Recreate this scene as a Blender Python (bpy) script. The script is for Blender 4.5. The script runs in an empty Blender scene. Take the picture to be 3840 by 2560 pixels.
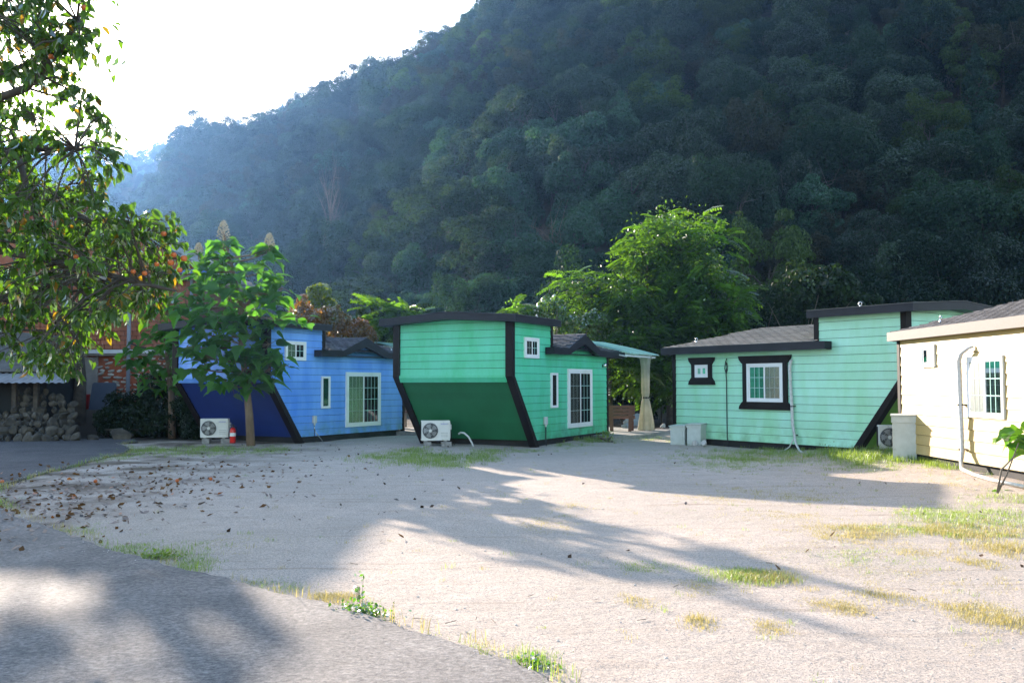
import bpy, bmesh, math, random
import numpy as np
from mathutils import Vector, Matrix, noise

R = math.radians
sc = bpy.context.scene
col = sc.collection
random.seed(7)
rng = np.random.default_rng(7)

# ------------------------------------------------------------------ camera
EYE = 1.75
F = 3500.0
PITCH = math.atan(157 / 3500.0)
ROLL = math.atan(0.00224)
cam_d = bpy.data.cameras.new('camera')
cam = bpy.data.objects.new('camera', cam_d)
col.objects.link(cam)
cam_d.sensor_width = 36.0
cam_d.lens = F * 36.0 / 3840.0
cam_d.clip_start = 0.1
cam_d.clip_end = 3000
cam.rotation_mode = 'XYZ'
cam.matrix_world = (Matrix.Translation((0, 0, EYE)) @ Matrix.Rotation(R(90) + PITCH, 4, 'X') @ Matrix.Rotation(-ROLL, 4, 'Z'))
sc.camera = cam

# ------------------------------------------------------------------ sky and sun
SUN_AZ, SUN_EL = -28.0, 15.8
world = bpy.data.worlds.new('World')
sc.world = world
world.use_nodes = True
wn = world.node_tree
wn.nodes.clear()
sky = wn.nodes.new('ShaderNodeTexSky')
sky.sky_type = 'NISHITA'
sky.sun_disc = False
sky.sun_elevation = R(SUN_EL)
sky.sun_rotation = R(SUN_AZ)
sky.altitude = 200
sky.air_density = 1.0
sky.dust_density = 0.8
sky.ozone_density = 1.0
bg = wn.nodes.new('ShaderNodeBackground')
bg.inputs['Strength'].default_value = 0.15
wo = wn.nodes.new('ShaderNodeOutputWorld')
wn.links.new(sky.outputs[0], bg.inputs[0])
wn.links.new(bg.outputs[0], wo.inputs[0])
sd = bpy.data.lights.new('sun', 'SUN')
sd.energy = 4.6
sd.angle = R(0.53)
sd.color = (1.0, 0.86, 0.72)
sun = bpy.data.objects.new('sun', sd)
col.objects.link(sun)
SV = Vector((math.sin(R(SUN_AZ)) * math.cos(R(SUN_EL)), math.cos(R(SUN_AZ)) * math.cos(R(SUN_EL)), math.sin(R(SUN_EL))))
sun.rotation_euler = SV.to_track_quat('Z', 'Y').to_euler()
sun.location = SV * 60
sc.view_settings.view_transform = 'Standard'
sc.view_settings.look = 'None'
sc.view_settings.gamma = 1
sc.view_settings.use_curve_mapping = False
sc.view_settings.exposure = 1.9
sc.render.engine = 'CYCLES'
sc.cycles.use_denoising = True
sc.cycles.max_bounces = 8
sc.cycles.transparent_max_bounces = 12
sc.cycles.sample_clamp_indirect = 6

# ------------------------------------------------------------------ helpers
def at(px, py, Y):
    """world point seen at photo pixel (px,py) at depth Y"""
    a, b = (px - 1920) / F, -(py - 1280) / F
    c, s = math.cos(ROLL), math.sin(ROLL)
    a, b = a * c + b * s, -a * s + b * c
    d = Vector((a, math.cos(PITCH) - b * math.sin(PITCH), math.sin(PITCH) + b * math.cos(PITCH)))
    return Vector((0, 0, EYE)) + d * (Y / d.y)

def on_ground(px, py, z=0.0):
    a, b = (px - 1920) / F, -(py - 1280) / F
    c, s = math.cos(ROLL), math.sin(ROLL)
    a, b = a * c + b * s, -a * s + b * c
    d = Vector((a, math.cos(PITCH) - b * math.sin(PITCH), math.sin(PITCH) + b * math.cos(PITCH)))
    return Vector((0, 0, EYE)) + d * ((z - EYE) / d.z)

def tag(o, label=None, cat=None, group=None, kind=None):
    if label: o['label'] = label
    if cat: o['category'] = cat
    if group: o['group'] = group
    if kind: o['kind'] = kind
    return o

def empty(name, loc=(0, 0, 0), rz=0.0, label=None, cat=None, group=None):
    o = bpy.data.objects.new(name, None)
    o.empty_display_size = 0.2
    col.objects.link(o)
    o.location = loc
    o.rotation_euler = (0, 0, rz)
    return tag(o, label, cat, group)

def link(name, me, parent=None, loc=None, rot=None, scale=None):
    o = bpy.data.objects.new(name, me)
    col.objects.link(o)
    if parent is not None: o.parent = parent
    if loc is not None: o.location = loc
    if rot is not None: o.rotation_euler = rot
    if scale is not None: o.scale = scale if hasattr(scale, '__len__') else (scale,) * 3
    return o

def copy_tree(o, parent=None):
    c = o.copy()
    col.objects.link(c)
    if parent is not None: c.parent = parent
    for ch in list(o.children): copy_tree(ch, c)
    return c

def np_mesh(name, V, faces, mat, smooth=False):
    """V (n,3); faces (m,k) int array with constant k"""
    me = bpy.data.meshes.new(name)
    V = np.asarray(V, dtype=np.float32); Fc = np.asarray(faces, dtype=np.int32)
    m, k = Fc.shape
    me.vertices.add(len(V)); me.vertices.foreach_set('co', V.ravel())
    me.loops.add(m * k); me.loops.foreach_set('vertex_index', Fc.ravel())
    me.polygons.add(m); me.polygons.foreach_set('loop_start', np.arange(m, dtype=np.int32) * k)
    if smooth: me.polygons.foreach_set('use_smooth', np.ones(m, dtype=bool))
    me.update(calc_edges=True)
    if mat is not None: me.materials.append(mat)
    return me

class MB:
    def __init__(s, sy=1.0): s.v = []; s.f = []; s.sy = sy
    def add(s, vs, fs):
        n = len(s.v)
        s.v += [(x, y * s.sy, z) for x, y, z in vs]
        s.f += [tuple(i + n for i in f) for f in fs]
        return s
    def box(s, x0, x1, y0, y1, z0, z1):
        return s.add([(x0, y0, z0), (x1, y0, z0), (x1, y1, z0), (x0, y1, z0), (x0, y0, z1), (x1, y0, z1), (x1, y1, z1), (x0, y1, z1)],
                     [(0, 3, 2, 1), (4, 5, 6, 7), (0, 1, 5, 4), (1, 2, 6, 5), (2, 3, 7, 6), (3, 0, 4, 7)])
    def hexa(s, a, b):
        """two quads (4 points each) joined"""
        return s.add(list(a) + list(b), [(3, 2, 1, 0), (4, 5, 6, 7), (0, 1, 5, 4), (1, 2, 6, 5), (2, 3, 7, 6), (3, 0, 4, 7)])
    def prism_y(s, poly, y0, y1):
        n = len(poly)
        vs = [(x, y0, z) for x, z in poly] + [(x, y1, z) for x, z in poly]
        return s.add(vs, [tuple(range(n)), tuple(range(2 * n - 1, n - 1, -1))] + [(i, (i + 1) % n, (i + 1) % n + n, i + n) for i in range(n)])
    def prism_z(s, poly, z0, z1):
        n = len(poly)
        vs = [(x, y, z0) for x, y in poly] + [(x, y, z1) for x, y in poly]
        return s.add(vs, [tuple(range(n - 1, -1, -1)), tuple(range(n, 2 * n))] + [(i, (i + 1) % n, (i + 1) % n + n, i + n) for i in range(n)])
    def tube(s, pts, r, seg=6, cap=True):
        pts = [Vector(p) for p in pts]; n = len(pts)
        rs = r if hasattr(r, '__len__') else [r] * n
        rings = []; up = Vector((0.13, 0.31, 0.94)).normalized()
        for i, p in enumerate(pts):
            t = (pts[min(i + 1, n - 1)] - pts[max(i - 1, 0)])
            t = t.normalized() if t.length > 1e-9 else Vector((0, 0, 1))
            a = t.cross(up)
            if a.length < .05: a = t.cross(Vector((1, 0, 0)))
            a.normalize(); b = t.cross(a)
            rings.append([tuple(p + (a * math.cos(2 * math.pi * k / seg) + b * math.sin(2 * math.pi * k / seg)) * rs[i]) for k in range(seg)])
        vs = [q for rg in rings for q in rg]; fs = []
        for i in range(n - 1):
            for k in range(seg):
                k2 = (k + 1) % seg
                fs.append((i * seg + k, i * seg + k2, (i + 1) * seg + k2, (i + 1) * seg + k))
        if cap: fs += [tuple(range(seg - 1, -1, -1)), tuple(range((n - 1) * seg, n * seg))]
        return s.add(vs, fs)
    def lathe(s, prof, c=(0, 0, 0), seg=16, axis='z'):
        vs = []; fs = []; n = len(prof)
        for r, h in prof:
            for k in range(seg):
                a = 2 * math.pi * k / seg; x, y = r * math.cos(a), r * math.sin(a)
                p = (x, y, h) if axis == 'z' else ((x, h, y) if axis == 'y' else (h, x, y))
                vs.append((p[0] + c[0], p[1] + c[1], p[2] + c[2]))
        for i in range(n - 1):
            for k in range(seg):
                k2 = (k + 1) % seg
                fs.append((i * seg + k, i * seg + k2, (i + 1) * seg + k2, (i + 1) * seg + k))
        fs += [tuple(range(seg - 1, -1, -1)), tuple(range((n - 1) * seg, n * seg))]
        return s.add(vs, fs)
    def mesh(s, name, mat, smooth=False):
        me = bpy.data.meshes.new(name)
        me.from_pydata(s.v, [], s.f)
        if mat is not None: me.materials.append(mat)
        if smooth:
            for p in me.polygons: p.use_smooth = True
        me.update()
        return me
    def build(s, name, mat, parent=None, smooth=False, **k):
        return link(name, s.mesh(name, mat, smooth), parent, **k)

# ------------------------------------------------------------------ materials
def new_mat(name):
    m = bpy.data.materials.new(name); m.use_nodes = True
    nt = m.node_tree; nt.nodes.clear()
    out = nt.nodes.new('ShaderNodeOutputMaterial')
    return m, nt, out

def N(nt, t, **k):
    n = nt.nodes.new(t)
    for a, b in k.items():
        if a in n.inputs: n.inputs[a].default_value = b
        else: setattr(n, a, b)
    return n

def mix_col(nt, fac, a, b, blend='MIX'):
    n = nt.nodes.new('ShaderNodeMix'); n.data_type = 'RGBA'; n.blend_type = blend
    for i, v in ((0, fac), (6, a), (7, b)):
        if isinstance(v, bpy.types.NodeSocket): nt.links.new(v, n.inputs[i])
        elif i == 0: n.inputs[0].default_value = v
        else: n.inputs[i].default_value = (*v, 1)
    return n.outputs[2]

def noise_fac(nt, scale, detail=4, lo=0.35, hi=0.65, vec=None, rough=.6, stretch=None):
    tc = N(nt, 'ShaderNodeTexCoord')
    v = vec if vec is not None else tc.outputs['Object']
    if stretch:
        mp = N(nt, 'ShaderNodeMapping'); mp.inputs['Scale'].default_value = stretch
        nt.links.new(v, mp.inputs[0]); v = mp.outputs[0]
    n = N(nt, 'ShaderNodeTexNoise'); n.inputs['Scale'].default_value = scale; n.inputs['Detail'].default_value = detail; n.inputs['Roughness'].default_value = rough
    nt.links.new(v, n.inputs['Vector'])
    r = N(nt, 'ShaderNodeMapRange'); r.inputs['From Min'].default_value = lo; r.inputs['From Max'].default_value = hi
    nt.links.new(n.outputs[0], r.inputs[0])
    return r.outputs[0]

def world_pos(nt):
    return N(nt, 'ShaderNodeNewGeometry').outputs['Position']

def pbr(name, colr, col2=None, rough=.6, scale=3, metal=0.0, spec=.5, bump=0.0, bscale=40, objvar=0.0, stretch=None, lo=.35, hi=.65, dirt=None, usepos=False):
    m, nt, out = new_mat(name)
    b = N(nt, 'ShaderNodeBsdfPrincipled')
    b.inputs['Roughness'].default_value = rough; b.inputs['Metallic'].default_value = metal; b.inputs['Specular IOR Level'].default_value = spec
    vec = world_pos(nt) if usepos else None
    c = None
    if col2 is not None:
        c = mix_col(nt, noise_fac(nt, scale, 5, lo, hi, vec=vec, stretch=stretch), colr, col2)
    else:
        rgb = N(nt, 'ShaderNodeRGB'); rgb.outputs[0].default_value = (*colr, 1); c = rgb.outputs[0]
    if objvar:
        oi = N(nt, 'ShaderNodeObjectInfo')
        mr = N(nt, 'ShaderNodeMapRange'); mr.inputs['To Min'].default_value = 1 - objvar; mr.inputs['To Max'].default_value = 1 + objvar
        nt.links.new(oi.outputs['Random'], mr.inputs[0])
        vm = N(nt, 'ShaderNodeVectorMath', operation='SCALE')
        nt.links.new(c, vm.inputs[0]); nt.links.new(mr.outputs[0], vm.inputs['Scale']); c = vm.outputs[0]
    if dirt is not None:
        c = mix_col(nt, noise_fac(nt, dirt[1], 6, dirt[2], dirt[3], vec=world_pos(nt)), c, dirt[0])
    nt.links.new(c, b.inputs['Base Color'])
    if bump:
        bp = N(nt, 'ShaderNodeBump'); bp.inputs['Strength'].default_value = bump; bp.inputs['Distance'].default_value = .01
        nt.links.new(noise_fac(nt, bscale, 6, 0, 1, vec=vec, stretch=stretch), bp.inputs['Height']); nt.links.new(bp.outputs[0], b.inputs['Normal'])
    nt.links.new(b.outputs[0], out.inputs[0])
    return m

def leaf_mat(name, c1, c2, trans=.45, tcol=None, rough=.45, gloss=.12, pscale=1.2, objvar=.25, hue=0.0, c3=None):
    """foliage: diffuse + light passing through the blade + a sheen"""
    m, nt, out = new_mat(name)
    f = noise_fac(nt, pscale, 3, .3, .7, vec=world_pos(nt))
    c = mix_col(nt, f, c1, c2)
    g = N(nt, 'ShaderNodeNewGeometry')
    if c3 is not None:
        th = N(nt, 'ShaderNodeMapRange'); th.inputs['From Min'].default_value = .93; th.inputs['From Max'].default_value = .96
        nt.links.new(g.outputs['Random Per Island'], th.inputs[0])
        c = mix_col(nt, th.outputs[0], c, c3)
    isl = N(nt, 'ShaderNodeMapRange'); isl.inputs['To Min'].default_value = .72; isl.inputs['To Max'].default_value = 1.28
    nt.links.new(g.outputs['Random Per Island'], isl.inputs[0])
    oi = N(nt, 'ShaderNodeObjectInfo')
    mr = N(nt, 'ShaderNodeMapRange'); mr.inputs['To Min'].default_value = 1 - objvar; mr.inputs['To Max'].default_value = 1 + objvar
    nt.links.new(oi.outputs['Random'], mr.inputs[0])
    mu = N(nt, 'ShaderNodeMath', operation='MULTIPLY'); nt.links.new(isl.outputs[0], mu.inputs[0]); nt.links.new(mr.outputs[0], mu.inputs[1])
    vm = N(nt, 'ShaderNodeVectorMath', operation='SCALE'); nt.links.new(c, vm.inputs[0]); nt.links.new(mu.outputs[0], vm.inputs['Scale'])
    c = vm.outputs[0]
    if hue:
        wn_ = N(nt, 'ShaderNodeTexWhiteNoise'); wn_.noise_dimensions = '1D'; nt.links.new(oi.outputs['Random'], wn_.inputs['W'])
        hr = N(nt, 'ShaderNodeMapRange'); hr.inputs['To Min'].default_value = .5 - hue; hr.inputs['To Max'].default_value = .5 + hue
        nt.links.new(wn_.outputs[0], hr.inputs[0])
        hs = N(nt, 'ShaderNodeHueSaturation'); nt.links.new(hr.outputs[0], hs.inputs['Hue']); nt.links.new(c, hs.inputs['Color']); c = hs.outputs[0]
    d = N(nt, 'ShaderNodeBsdfDiffuse'); nt.links.new(c, d.inputs[0])
    t = N(nt, 'ShaderNodeBsdfTranslucent')
    tc = mix_col(nt, 1.0, c, tcol if tcol else (1.6, 1.9, .5), 'MULTIPLY')
    nt.links.new(tc, t.inputs[0])
    mx = N(nt, 'ShaderNodeMixShader'); mx.inputs[0].default_value = trans
    nt.links.new(d.outputs[0], mx.inputs[1]); nt.links.new(t.outputs[0], mx.inputs[2])
    gl = N(nt, 'ShaderNodeBsdfGlossy'); gl.inputs['Roughness'].default_value = rough; gl.inputs[0].default_value = (1, 1, 1, 1)
    fr = N(nt, 'ShaderNodeFresnel'); fr.inputs[0].default_value = 1.45
    fm = N(nt, 'ShaderNodeMath', operation='MULTIPLY'); nt.links.new(fr.outputs[0], fm.inputs[0]); fm.inputs[1].default_value = gloss * 3
    mx2 = N(nt, 'ShaderNodeMixShader'); nt.links.new(fm.outputs[0], mx2.inputs[0])
    nt.links.new(mx.outputs[0], mx2.inputs[1]); nt.links.new(gl.outputs[0], mx2.inputs[2])
    nt.links.new(mx2.outputs[0], out.inputs[0])
    return m

def glass_mat(name, tint, alpha=.55, rough=.03):
    m, nt, out = new_mat(name)
    t = N(nt, 'ShaderNodeBsdfTransparent'); t.inputs[0].default_value = (*tint, 1)
    g = N(nt, 'ShaderNodeBsdfGlossy'); g.inputs['Roughness'].default_value = rough
    lw = N(nt, 'ShaderNodeFresnel'); lw.inputs[0].default_value = 1.5
    ad = N(nt, 'ShaderNodeMath', operation='MULTIPLY_ADD'); nt.links.new(lw.outputs[0], ad.inputs[0]); ad.inputs[1].default_value = 1.0; ad.inputs[2].default_value = alpha
    mx = N(nt, 'ShaderNodeMixShader'); nt.links.new(ad.outputs[0], mx.inputs[0]); nt.links.new(t.outputs[0], mx.inputs[1]); nt.links.new(g.outputs[0], mx.inputs[2])
    nt.links.new(mx.outputs[0], out.inputs[0])
    return m

def gravel_mat():
    m, nt, out = new_mat('granite_sand')
    p = world_pos(nt)
    big = noise_fac(nt, .35, 5, .35, .7, vec=p)
    mid = noise_fac(nt, 2.6, 6, .35, .65, vec=p)
    fine = noise_fac(nt, 42, 5, .32, .68, vec=p, rough=.85)
    vor = N(nt, 'ShaderNodeTexVoronoi'); vor.inputs['Scale'].default_value = 150; nt.links.new(p, vor.inputs['Vector'])
    c = mix_col(nt, mid, (.58, .475, .395), (.69, .575, .485))
    c = mix_col(nt, big, c, (.52, .44, .365))
    spk = mix_col(nt, fine, (.50, .50, .51), (1.28, 1.25, 1.22))
    c = mix_col(nt, 1.0, c, spk, 'MULTIPLY')
    sep = N(nt, 'ShaderNodeSeparateColor'); nt.links.new(vor.outputs['Color'], sep.inputs[0])
    th = N(nt, 'ShaderNodeMapRange'); th.inputs['From Min'].default_value = .86; th.inputs['From Max'].default_value = .9; nt.links.new(sep.outputs[0], th.inputs[0])
    c = mix_col(nt, th.outputs[0], c, (.22, .21, .2))
    tr_ = N(nt, 'ShaderNodeMapping'); tr_.inputs['Rotation'].default_value = (0, 0, R(38)); tr_.inputs['Scale'].default_value = (.22, 4.2, 1); nt.links.new(p, tr_.inputs[0])
    trk = noise_fac(nt, 1.3, 6, .55, .72, vec=tr_.outputs[0])
    c = mix_col(nt, 1.0, c, mix_col(nt, trk, (1, 1, 1), (.80, .77, .74)), 'MULTIPLY')
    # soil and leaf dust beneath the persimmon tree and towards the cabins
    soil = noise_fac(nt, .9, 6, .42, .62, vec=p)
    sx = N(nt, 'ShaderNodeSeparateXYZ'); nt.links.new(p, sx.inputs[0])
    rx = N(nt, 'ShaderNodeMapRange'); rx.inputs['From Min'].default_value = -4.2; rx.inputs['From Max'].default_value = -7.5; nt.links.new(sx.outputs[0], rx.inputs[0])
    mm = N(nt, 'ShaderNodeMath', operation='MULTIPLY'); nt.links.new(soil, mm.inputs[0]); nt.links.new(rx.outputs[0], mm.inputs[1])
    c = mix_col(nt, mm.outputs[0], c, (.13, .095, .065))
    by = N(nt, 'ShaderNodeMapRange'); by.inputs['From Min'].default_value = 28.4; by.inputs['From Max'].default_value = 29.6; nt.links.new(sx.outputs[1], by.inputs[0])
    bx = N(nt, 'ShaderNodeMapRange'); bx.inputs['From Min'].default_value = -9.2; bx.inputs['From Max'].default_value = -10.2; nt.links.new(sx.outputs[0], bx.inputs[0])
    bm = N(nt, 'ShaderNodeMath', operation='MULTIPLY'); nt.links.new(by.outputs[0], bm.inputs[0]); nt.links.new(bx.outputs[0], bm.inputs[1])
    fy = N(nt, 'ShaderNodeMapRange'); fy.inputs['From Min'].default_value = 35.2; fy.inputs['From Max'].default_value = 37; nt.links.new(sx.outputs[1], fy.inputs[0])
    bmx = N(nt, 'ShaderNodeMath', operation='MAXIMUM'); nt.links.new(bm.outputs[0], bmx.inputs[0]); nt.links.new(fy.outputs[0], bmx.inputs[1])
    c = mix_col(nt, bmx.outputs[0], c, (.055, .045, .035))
    b = N(nt, 'ShaderNodeBsdfPrincipled'); b.inputs['Roughness'].default_value = .95; b.inputs['Specular IOR Level'].default_value = .25
    nt.links.new(c, b.inputs['Base Color'])
    bp = N(nt, 'ShaderNodeBump'); bp.inputs['Strength'].default_value = .55; bp.inputs['Distance'].default_value = .012
    h = N(nt, 'ShaderNodeMath', operation='ADD'); nt.links.new(fine, h.inputs[0]); nt.links.new(vor.outputs['Distance'], h.inputs[1])
    nt.links.new(h.outputs[0], bp.inputs['Height'])
    bp2 = N(nt, 'ShaderNodeBump'); bp2.inputs['Strength'].default_value = .5; bp2.inputs['Distance'].default_value = .05
    nt.links.new(noise_fac(nt, 7, 6, 0, 1, vec=p), bp2.inputs['Height']); nt.links.new(bp.outputs[0], bp2.inputs['Normal'])
    nt.links.new(bp2.outputs[0], b.inputs['Normal'])
    nt.links.new(b.outputs[0], out.inputs[0])
    return m

def concrete_mat():
    m, nt, out = new_mat('brushed_concrete')
    p = world_pos(nt)
    rot = N(nt, 'ShaderNodeMapping'); rot.inputs['Rotation'].default_value = (0, 0, R(28)); rot.inputs['Scale'].default_value = (11, 19, 11)
    nt.links.new(p, rot.inputs[0])
    br = noise_fac(nt, 1.6, 8, .35, .65, vec=rot.outputs[0], rough=.75)
    bl = noise_fac(nt, 1.1, 5, .3, .7, vec=p)
    fi = noise_fac(nt, 34, 6, .36, .64, vec=p, rough=.8)
    c = mix_col(nt, bl, (.19, .18, .175), (.33, .305, .285))
    c = mix_col(nt, 1.0, c, mix_col(nt, br, (.62, .62, .65), (1.3, 1.28, 1.24)), 'MULTIPLY')
    c = mix_col(nt, 1.0, c, mix_col(nt, fi, (.5, .5, .52), (1.45, 1.45, 1.43)), 'MULTIPLY')
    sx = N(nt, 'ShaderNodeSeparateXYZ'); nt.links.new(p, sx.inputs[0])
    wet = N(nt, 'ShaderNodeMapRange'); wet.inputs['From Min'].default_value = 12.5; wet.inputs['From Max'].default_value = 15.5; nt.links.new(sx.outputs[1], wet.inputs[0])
    c = mix_col(nt, 1.0, c, mix_col(nt, wet.outputs[0], (.90, .88, .87), (.36, .37, .40)), 'MULTIPLY')  # far lane darkened and blued: its shade put into the colour
    b = N(nt, 'ShaderNodeBsdfPrincipled'); b.inputs['Roughness'].default_value = .85; b.inputs['Specular IOR Level'].default_value = .3
    nt.links.new(c, b.inputs['Base Color'])
    bp = N(nt, 'ShaderNodeBump'); bp.inputs['Strength'].default_value = .6; bp.inputs['Distance'].default_value = .012
    h = N(nt, 'ShaderNodeMath', operation='ADD'); nt.links.new(br, h.inputs[0]); nt.links.new(fi, h.inputs[1])
    nt.links.new(h.outputs[0], bp.inputs['Height']); nt.links.new(bp.outputs[0], b.inputs['Normal'])
    nt.links.new(b.outputs[0], out.inputs[0])
    return m

def paint(name, c, c2, stain=None):
    """satin exterior paint on wood-grain boards, soft vertical runs of wear and painted sky sheen"""
    m, nt, out = new_mat(name)
    p = world_pos(nt)
    f = noise_fac(nt, 1.0, 5, .3, .7, vec=p, stretch=(1.6, 1.6, .5))
    cc = mix_col(nt, f, c, c2)
    gr = noise_fac(nt, 1.0, 6, .3, .7, vec=p, stretch=(6, 6, 150), rough=.7)
    cc = mix_col(nt, 1.0, cc, mix_col(nt, gr, (.93, .93, .93), (1.05, 1.05, 1.05)), 'MULTIPLY')
    if stain:
        sx = N(nt, 'ShaderNodeSeparateXYZ'); nt.links.new(p, sx.inputs[0])
        lowz = N(nt, 'ShaderNodeMapRange'); lowz.inputs['From Min'].default_value = .75; lowz.inputs['From Max'].default_value = .15; nt.links.new(sx.outputs[2], lowz.inputs[0])
        sn = noise_fac(nt, 2.6, 6, .38, .68, vec=p)
        mu = N(nt, 'ShaderNodeMath', operation='MULTIPLY'); nt.links.new(lowz.outputs[0], mu.inputs[0]); nt.links.new(sn, mu.inputs[1])
        cc = mix_col(nt, mu.outputs[0], cc, stain)
    b = N(nt, 'ShaderNodeBsdfPrincipled'); b.inputs['Roughness'].default_value = .42; b.inputs['Specular IOR Level'].default_value = .6
    oi = N(nt, 'ShaderNodeObjectInfo')
    mr = N(nt, 'ShaderNodeMapRange'); mr.inputs['To Min'].default_value = .955; mr.inputs['To Max'].default_value = 1.045; nt.links.new(oi.outputs['Random'], mr.inputs[0])
    vm = N(nt, 'ShaderNodeVectorMath', operation='SCALE'); nt.links.new(cc, vm.inputs[0]); nt.links.new(mr.outputs[0], vm.inputs['Scale'])
    nt.links.new(vm.outputs[0], b.inputs['Base Color'])
    bp = N(nt, 'ShaderNodeBump'); bp.inputs['Strength'].default_value = .25; bp.inputs['Distance'].default_value = .004
    nt.links.new(gr, bp.inputs['Height']); nt.links.new(bp.outputs[0], b.inputs['Normal'])
    nt.links.new(b.outputs[0], out.inputs[0])
    return m

M = {}
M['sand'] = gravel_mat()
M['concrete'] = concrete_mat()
M['soil'] = pbr('forest_soil', (.05, .045, .03), (.09, .075, .045), rough=1, scale=.6, usepos=True, bump=.5, bscale=4)
M['green'] = paint('green_paint', (.045, .50, .21), (.12, .61, .42), (.05, .2, .1))  # second tone of green and mint walls turned cyan: sky sheen in the colour
M['teal'] = paint('pale_green_paint', (.33, .70, .42), (.44, .80, .64), (.2, .42, .22))
M['blue'] = paint('blue_paint', (.075, .25, .76), (.20, .42, .88), (.1, .25, .25))
M['yellow'] = paint('cream_yellow_paint', (.42, .29, .085), (.47, .335, .12), (.5, .4, .2))
M['green_hull'] = paint('dark_green_hull_paint', (.006, .115, .036), (.010, .145, .052))  # green and blue lower sterns coloured darker than their walls
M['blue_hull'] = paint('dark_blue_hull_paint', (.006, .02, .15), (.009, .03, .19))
M['teal_hull'] = paint('leaf_green_hull_paint', (.12, .30, .02), (.17, .38, .03))  # yellow light bounced from the neighbouring cabin mixed into this green
M['trim'] = pbr('dark_brown_trim', (.007, .0045, .004), (.016, .010, .008), spec=.2, rough=.6, scale=3, bump=.15, bscale=60, stretch=(1, 1, .15))
M['fascia'] = pbr('charcoal_fascia', (.010, .010, .014), (.018, .017, .024), spec=.3, rough=.5, scale=2, bump=.05, bscale=120)
M['shingle'] = pbr('asphalt_shingle', (.045, .047, .056), (.115, .118, .132), spec=.2, rough=.9, scale=9, bump=.5, bscale=140, objvar=.28)
M['shingle_tan'] = pbr('tan_grey_shingle', (.16, .148, .132), (.235, .22, .20), spec=.2, rough=.9, scale=9, bump=.5, bscale=140, objvar=.18)
M['fascia_pale'] = pbr('weathered_pale_fascia', (.13, .115, .10), (.17, .15, .135), rough=.7, scale=60, lo=.3, hi=.7)
M['white'] = pbr('white_window_frame', (.78, .78, .77), (.70, .70, .68), rough=.35, scale=4, lo=.5, hi=.8)
M['dark'] = pbr('dark_interior', (.012, .014, .014), rough=.8)
M['skirt'] = pbr('black_underfloor', (.012, .012, .013), (.03, .027, .025), rough=.8, scale=3)
M['curtain'] = pbr('pale_curtain', (.34, .42, .38), (.46, .52, .46), rough=.9, scale=3)
M['curtain_pale'] = pbr('cream_curtain', (.55, .54, .48), (.42, .43, .38), rough=.9, scale=3)
M['screen'] = pbr('grey_insect_screen', (.26, .255, .235), (.33, .32, .29), rough=.8, scale=6)
M['glass'] = glass_mat('green_glass', (.30, .80, .68), .10)
M['glass_dark'] = glass_mat('screened_glass', (.62, .66, .60), .06, .25)
M['muntin'] = pbr('pale_green_muntin', (.35, .62, .55), rough=.4)
M['muntin_dull'] = pbr('veiled_muntin', (.28, .33, .30), rough=.6)
M['ac'] = pbr('ivory_sheet_metal', (.68, .67, .63), (.60, .59, .54), rough=.45, scale=3, dirt=((.25, .22, .16), 7, .62, .8))
M['acdark'] = pbr('dark_recess', (.01, .01, .012), rough=.6)
M['grille'] = pbr('grey_fan_guard', (.30, .30, .29), rough=.4)
M['logo'] = pbr('blue_print', (.03, .06, .42), rough=.5)
M['cblock'] = pbr('grey_cement_block', (.20, .19, .175), (.30, .29, .27), rough=.95, scale=12, bump=.5, bscale=50)
M['pvc'] = pbr('white_plastic_pipe', (.62, .62, .60), (.45, .45, .43), rough=.5, scale=14)
M['black'] = pbr('black_cable', (.012, .012, .014), rough=.5)
M['greybox'] = pbr('grey_plastic_box', (.52, .53, .50), rough=.45)
M['steel'] = pbr('shiny_steel', (.72, .72, .72), rough=.22, metal=1)
M['red'] = pbr('extinguisher_red', (.62, .02, .012), rough=.3)
M['label'] = pbr('white_sticker', (.75, .75, .72), rough=.6)
M['stone'] = pbr('field_stone', (.022, .02, .017), (.095, .08, .06), rough=.9, scale=1.6, bump=.6, bscale=9, objvar=.35)
M['stone_w'] = pbr('pale_facade_stone', (.30, .27, .24), (.52, .47, .40), rough=.85, scale=5, bump=.5, bscale=20, objvar=.4)
M['mortar'] = pbr('red_orange_mortar', (.27, .065, .028), (.38, .11, .05), rough=.9, scale=4, bump=.5, bscale=14)
M['brick'] = pbr('orange_facade_brick', (.26, .085, .045), (.34, .12, .065), rough=.8, scale=5, objvar=.16)
M['joint'] = pbr('dark_brick_joint', (.12, .06, .04), rough=.9)
M['tin'] = pbr('corrugated_tin', (.42, .44, .47), (.28, .29, .31), rough=.35, scale=3, metal=.35)
M['oldroof'] = pbr('old_grey_roofing', (.07, .065, .06), (.12, .115, .11), rough=.9, scale=3, bump=.5, bscale=12)
M['poly'] = leaf_mat('translucent_green_sheet', (.36, .62, .56), (.45, .70, .63), trans=.55, tcol=(1, 1.1, 1.05), rough=.25, gloss=.12, objvar=0)
M['vinyl'] = leaf_mat('gathered_clear_vinyl', (.36, .37, .33), (.50, .50, .44), trans=.6, tcol=(1.1, 1.05, .9), rough=.25, gloss=.12, pscale=3, objvar=0)
M['bench'] = pbr('red_brown_timber', (.10, .03, .018), (.17, .055, .032), rough=.6, scale=6, stretch=(1, 8, 8))
M['bark'] = pbr('grey_brown_bark', (.10, .08, .06), (.19, .16, .125), rough=.95, scale=7, bump=.8, bscale=18, stretch=(1, 1, .35))
M['bark_pale'] = pbr('tan_smooth_bark', (.13, .085, .05), (.20, .135, .085), rough=.85, scale=5, bump=.4, bscale=14, stretch=(1, 1, .4))
M['bark_dark'] = pbr('dark_bark', (.045, .036, .028), (.085, .07, .055), rough=.95, scale=6, bump=.8, bscale=16)
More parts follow.
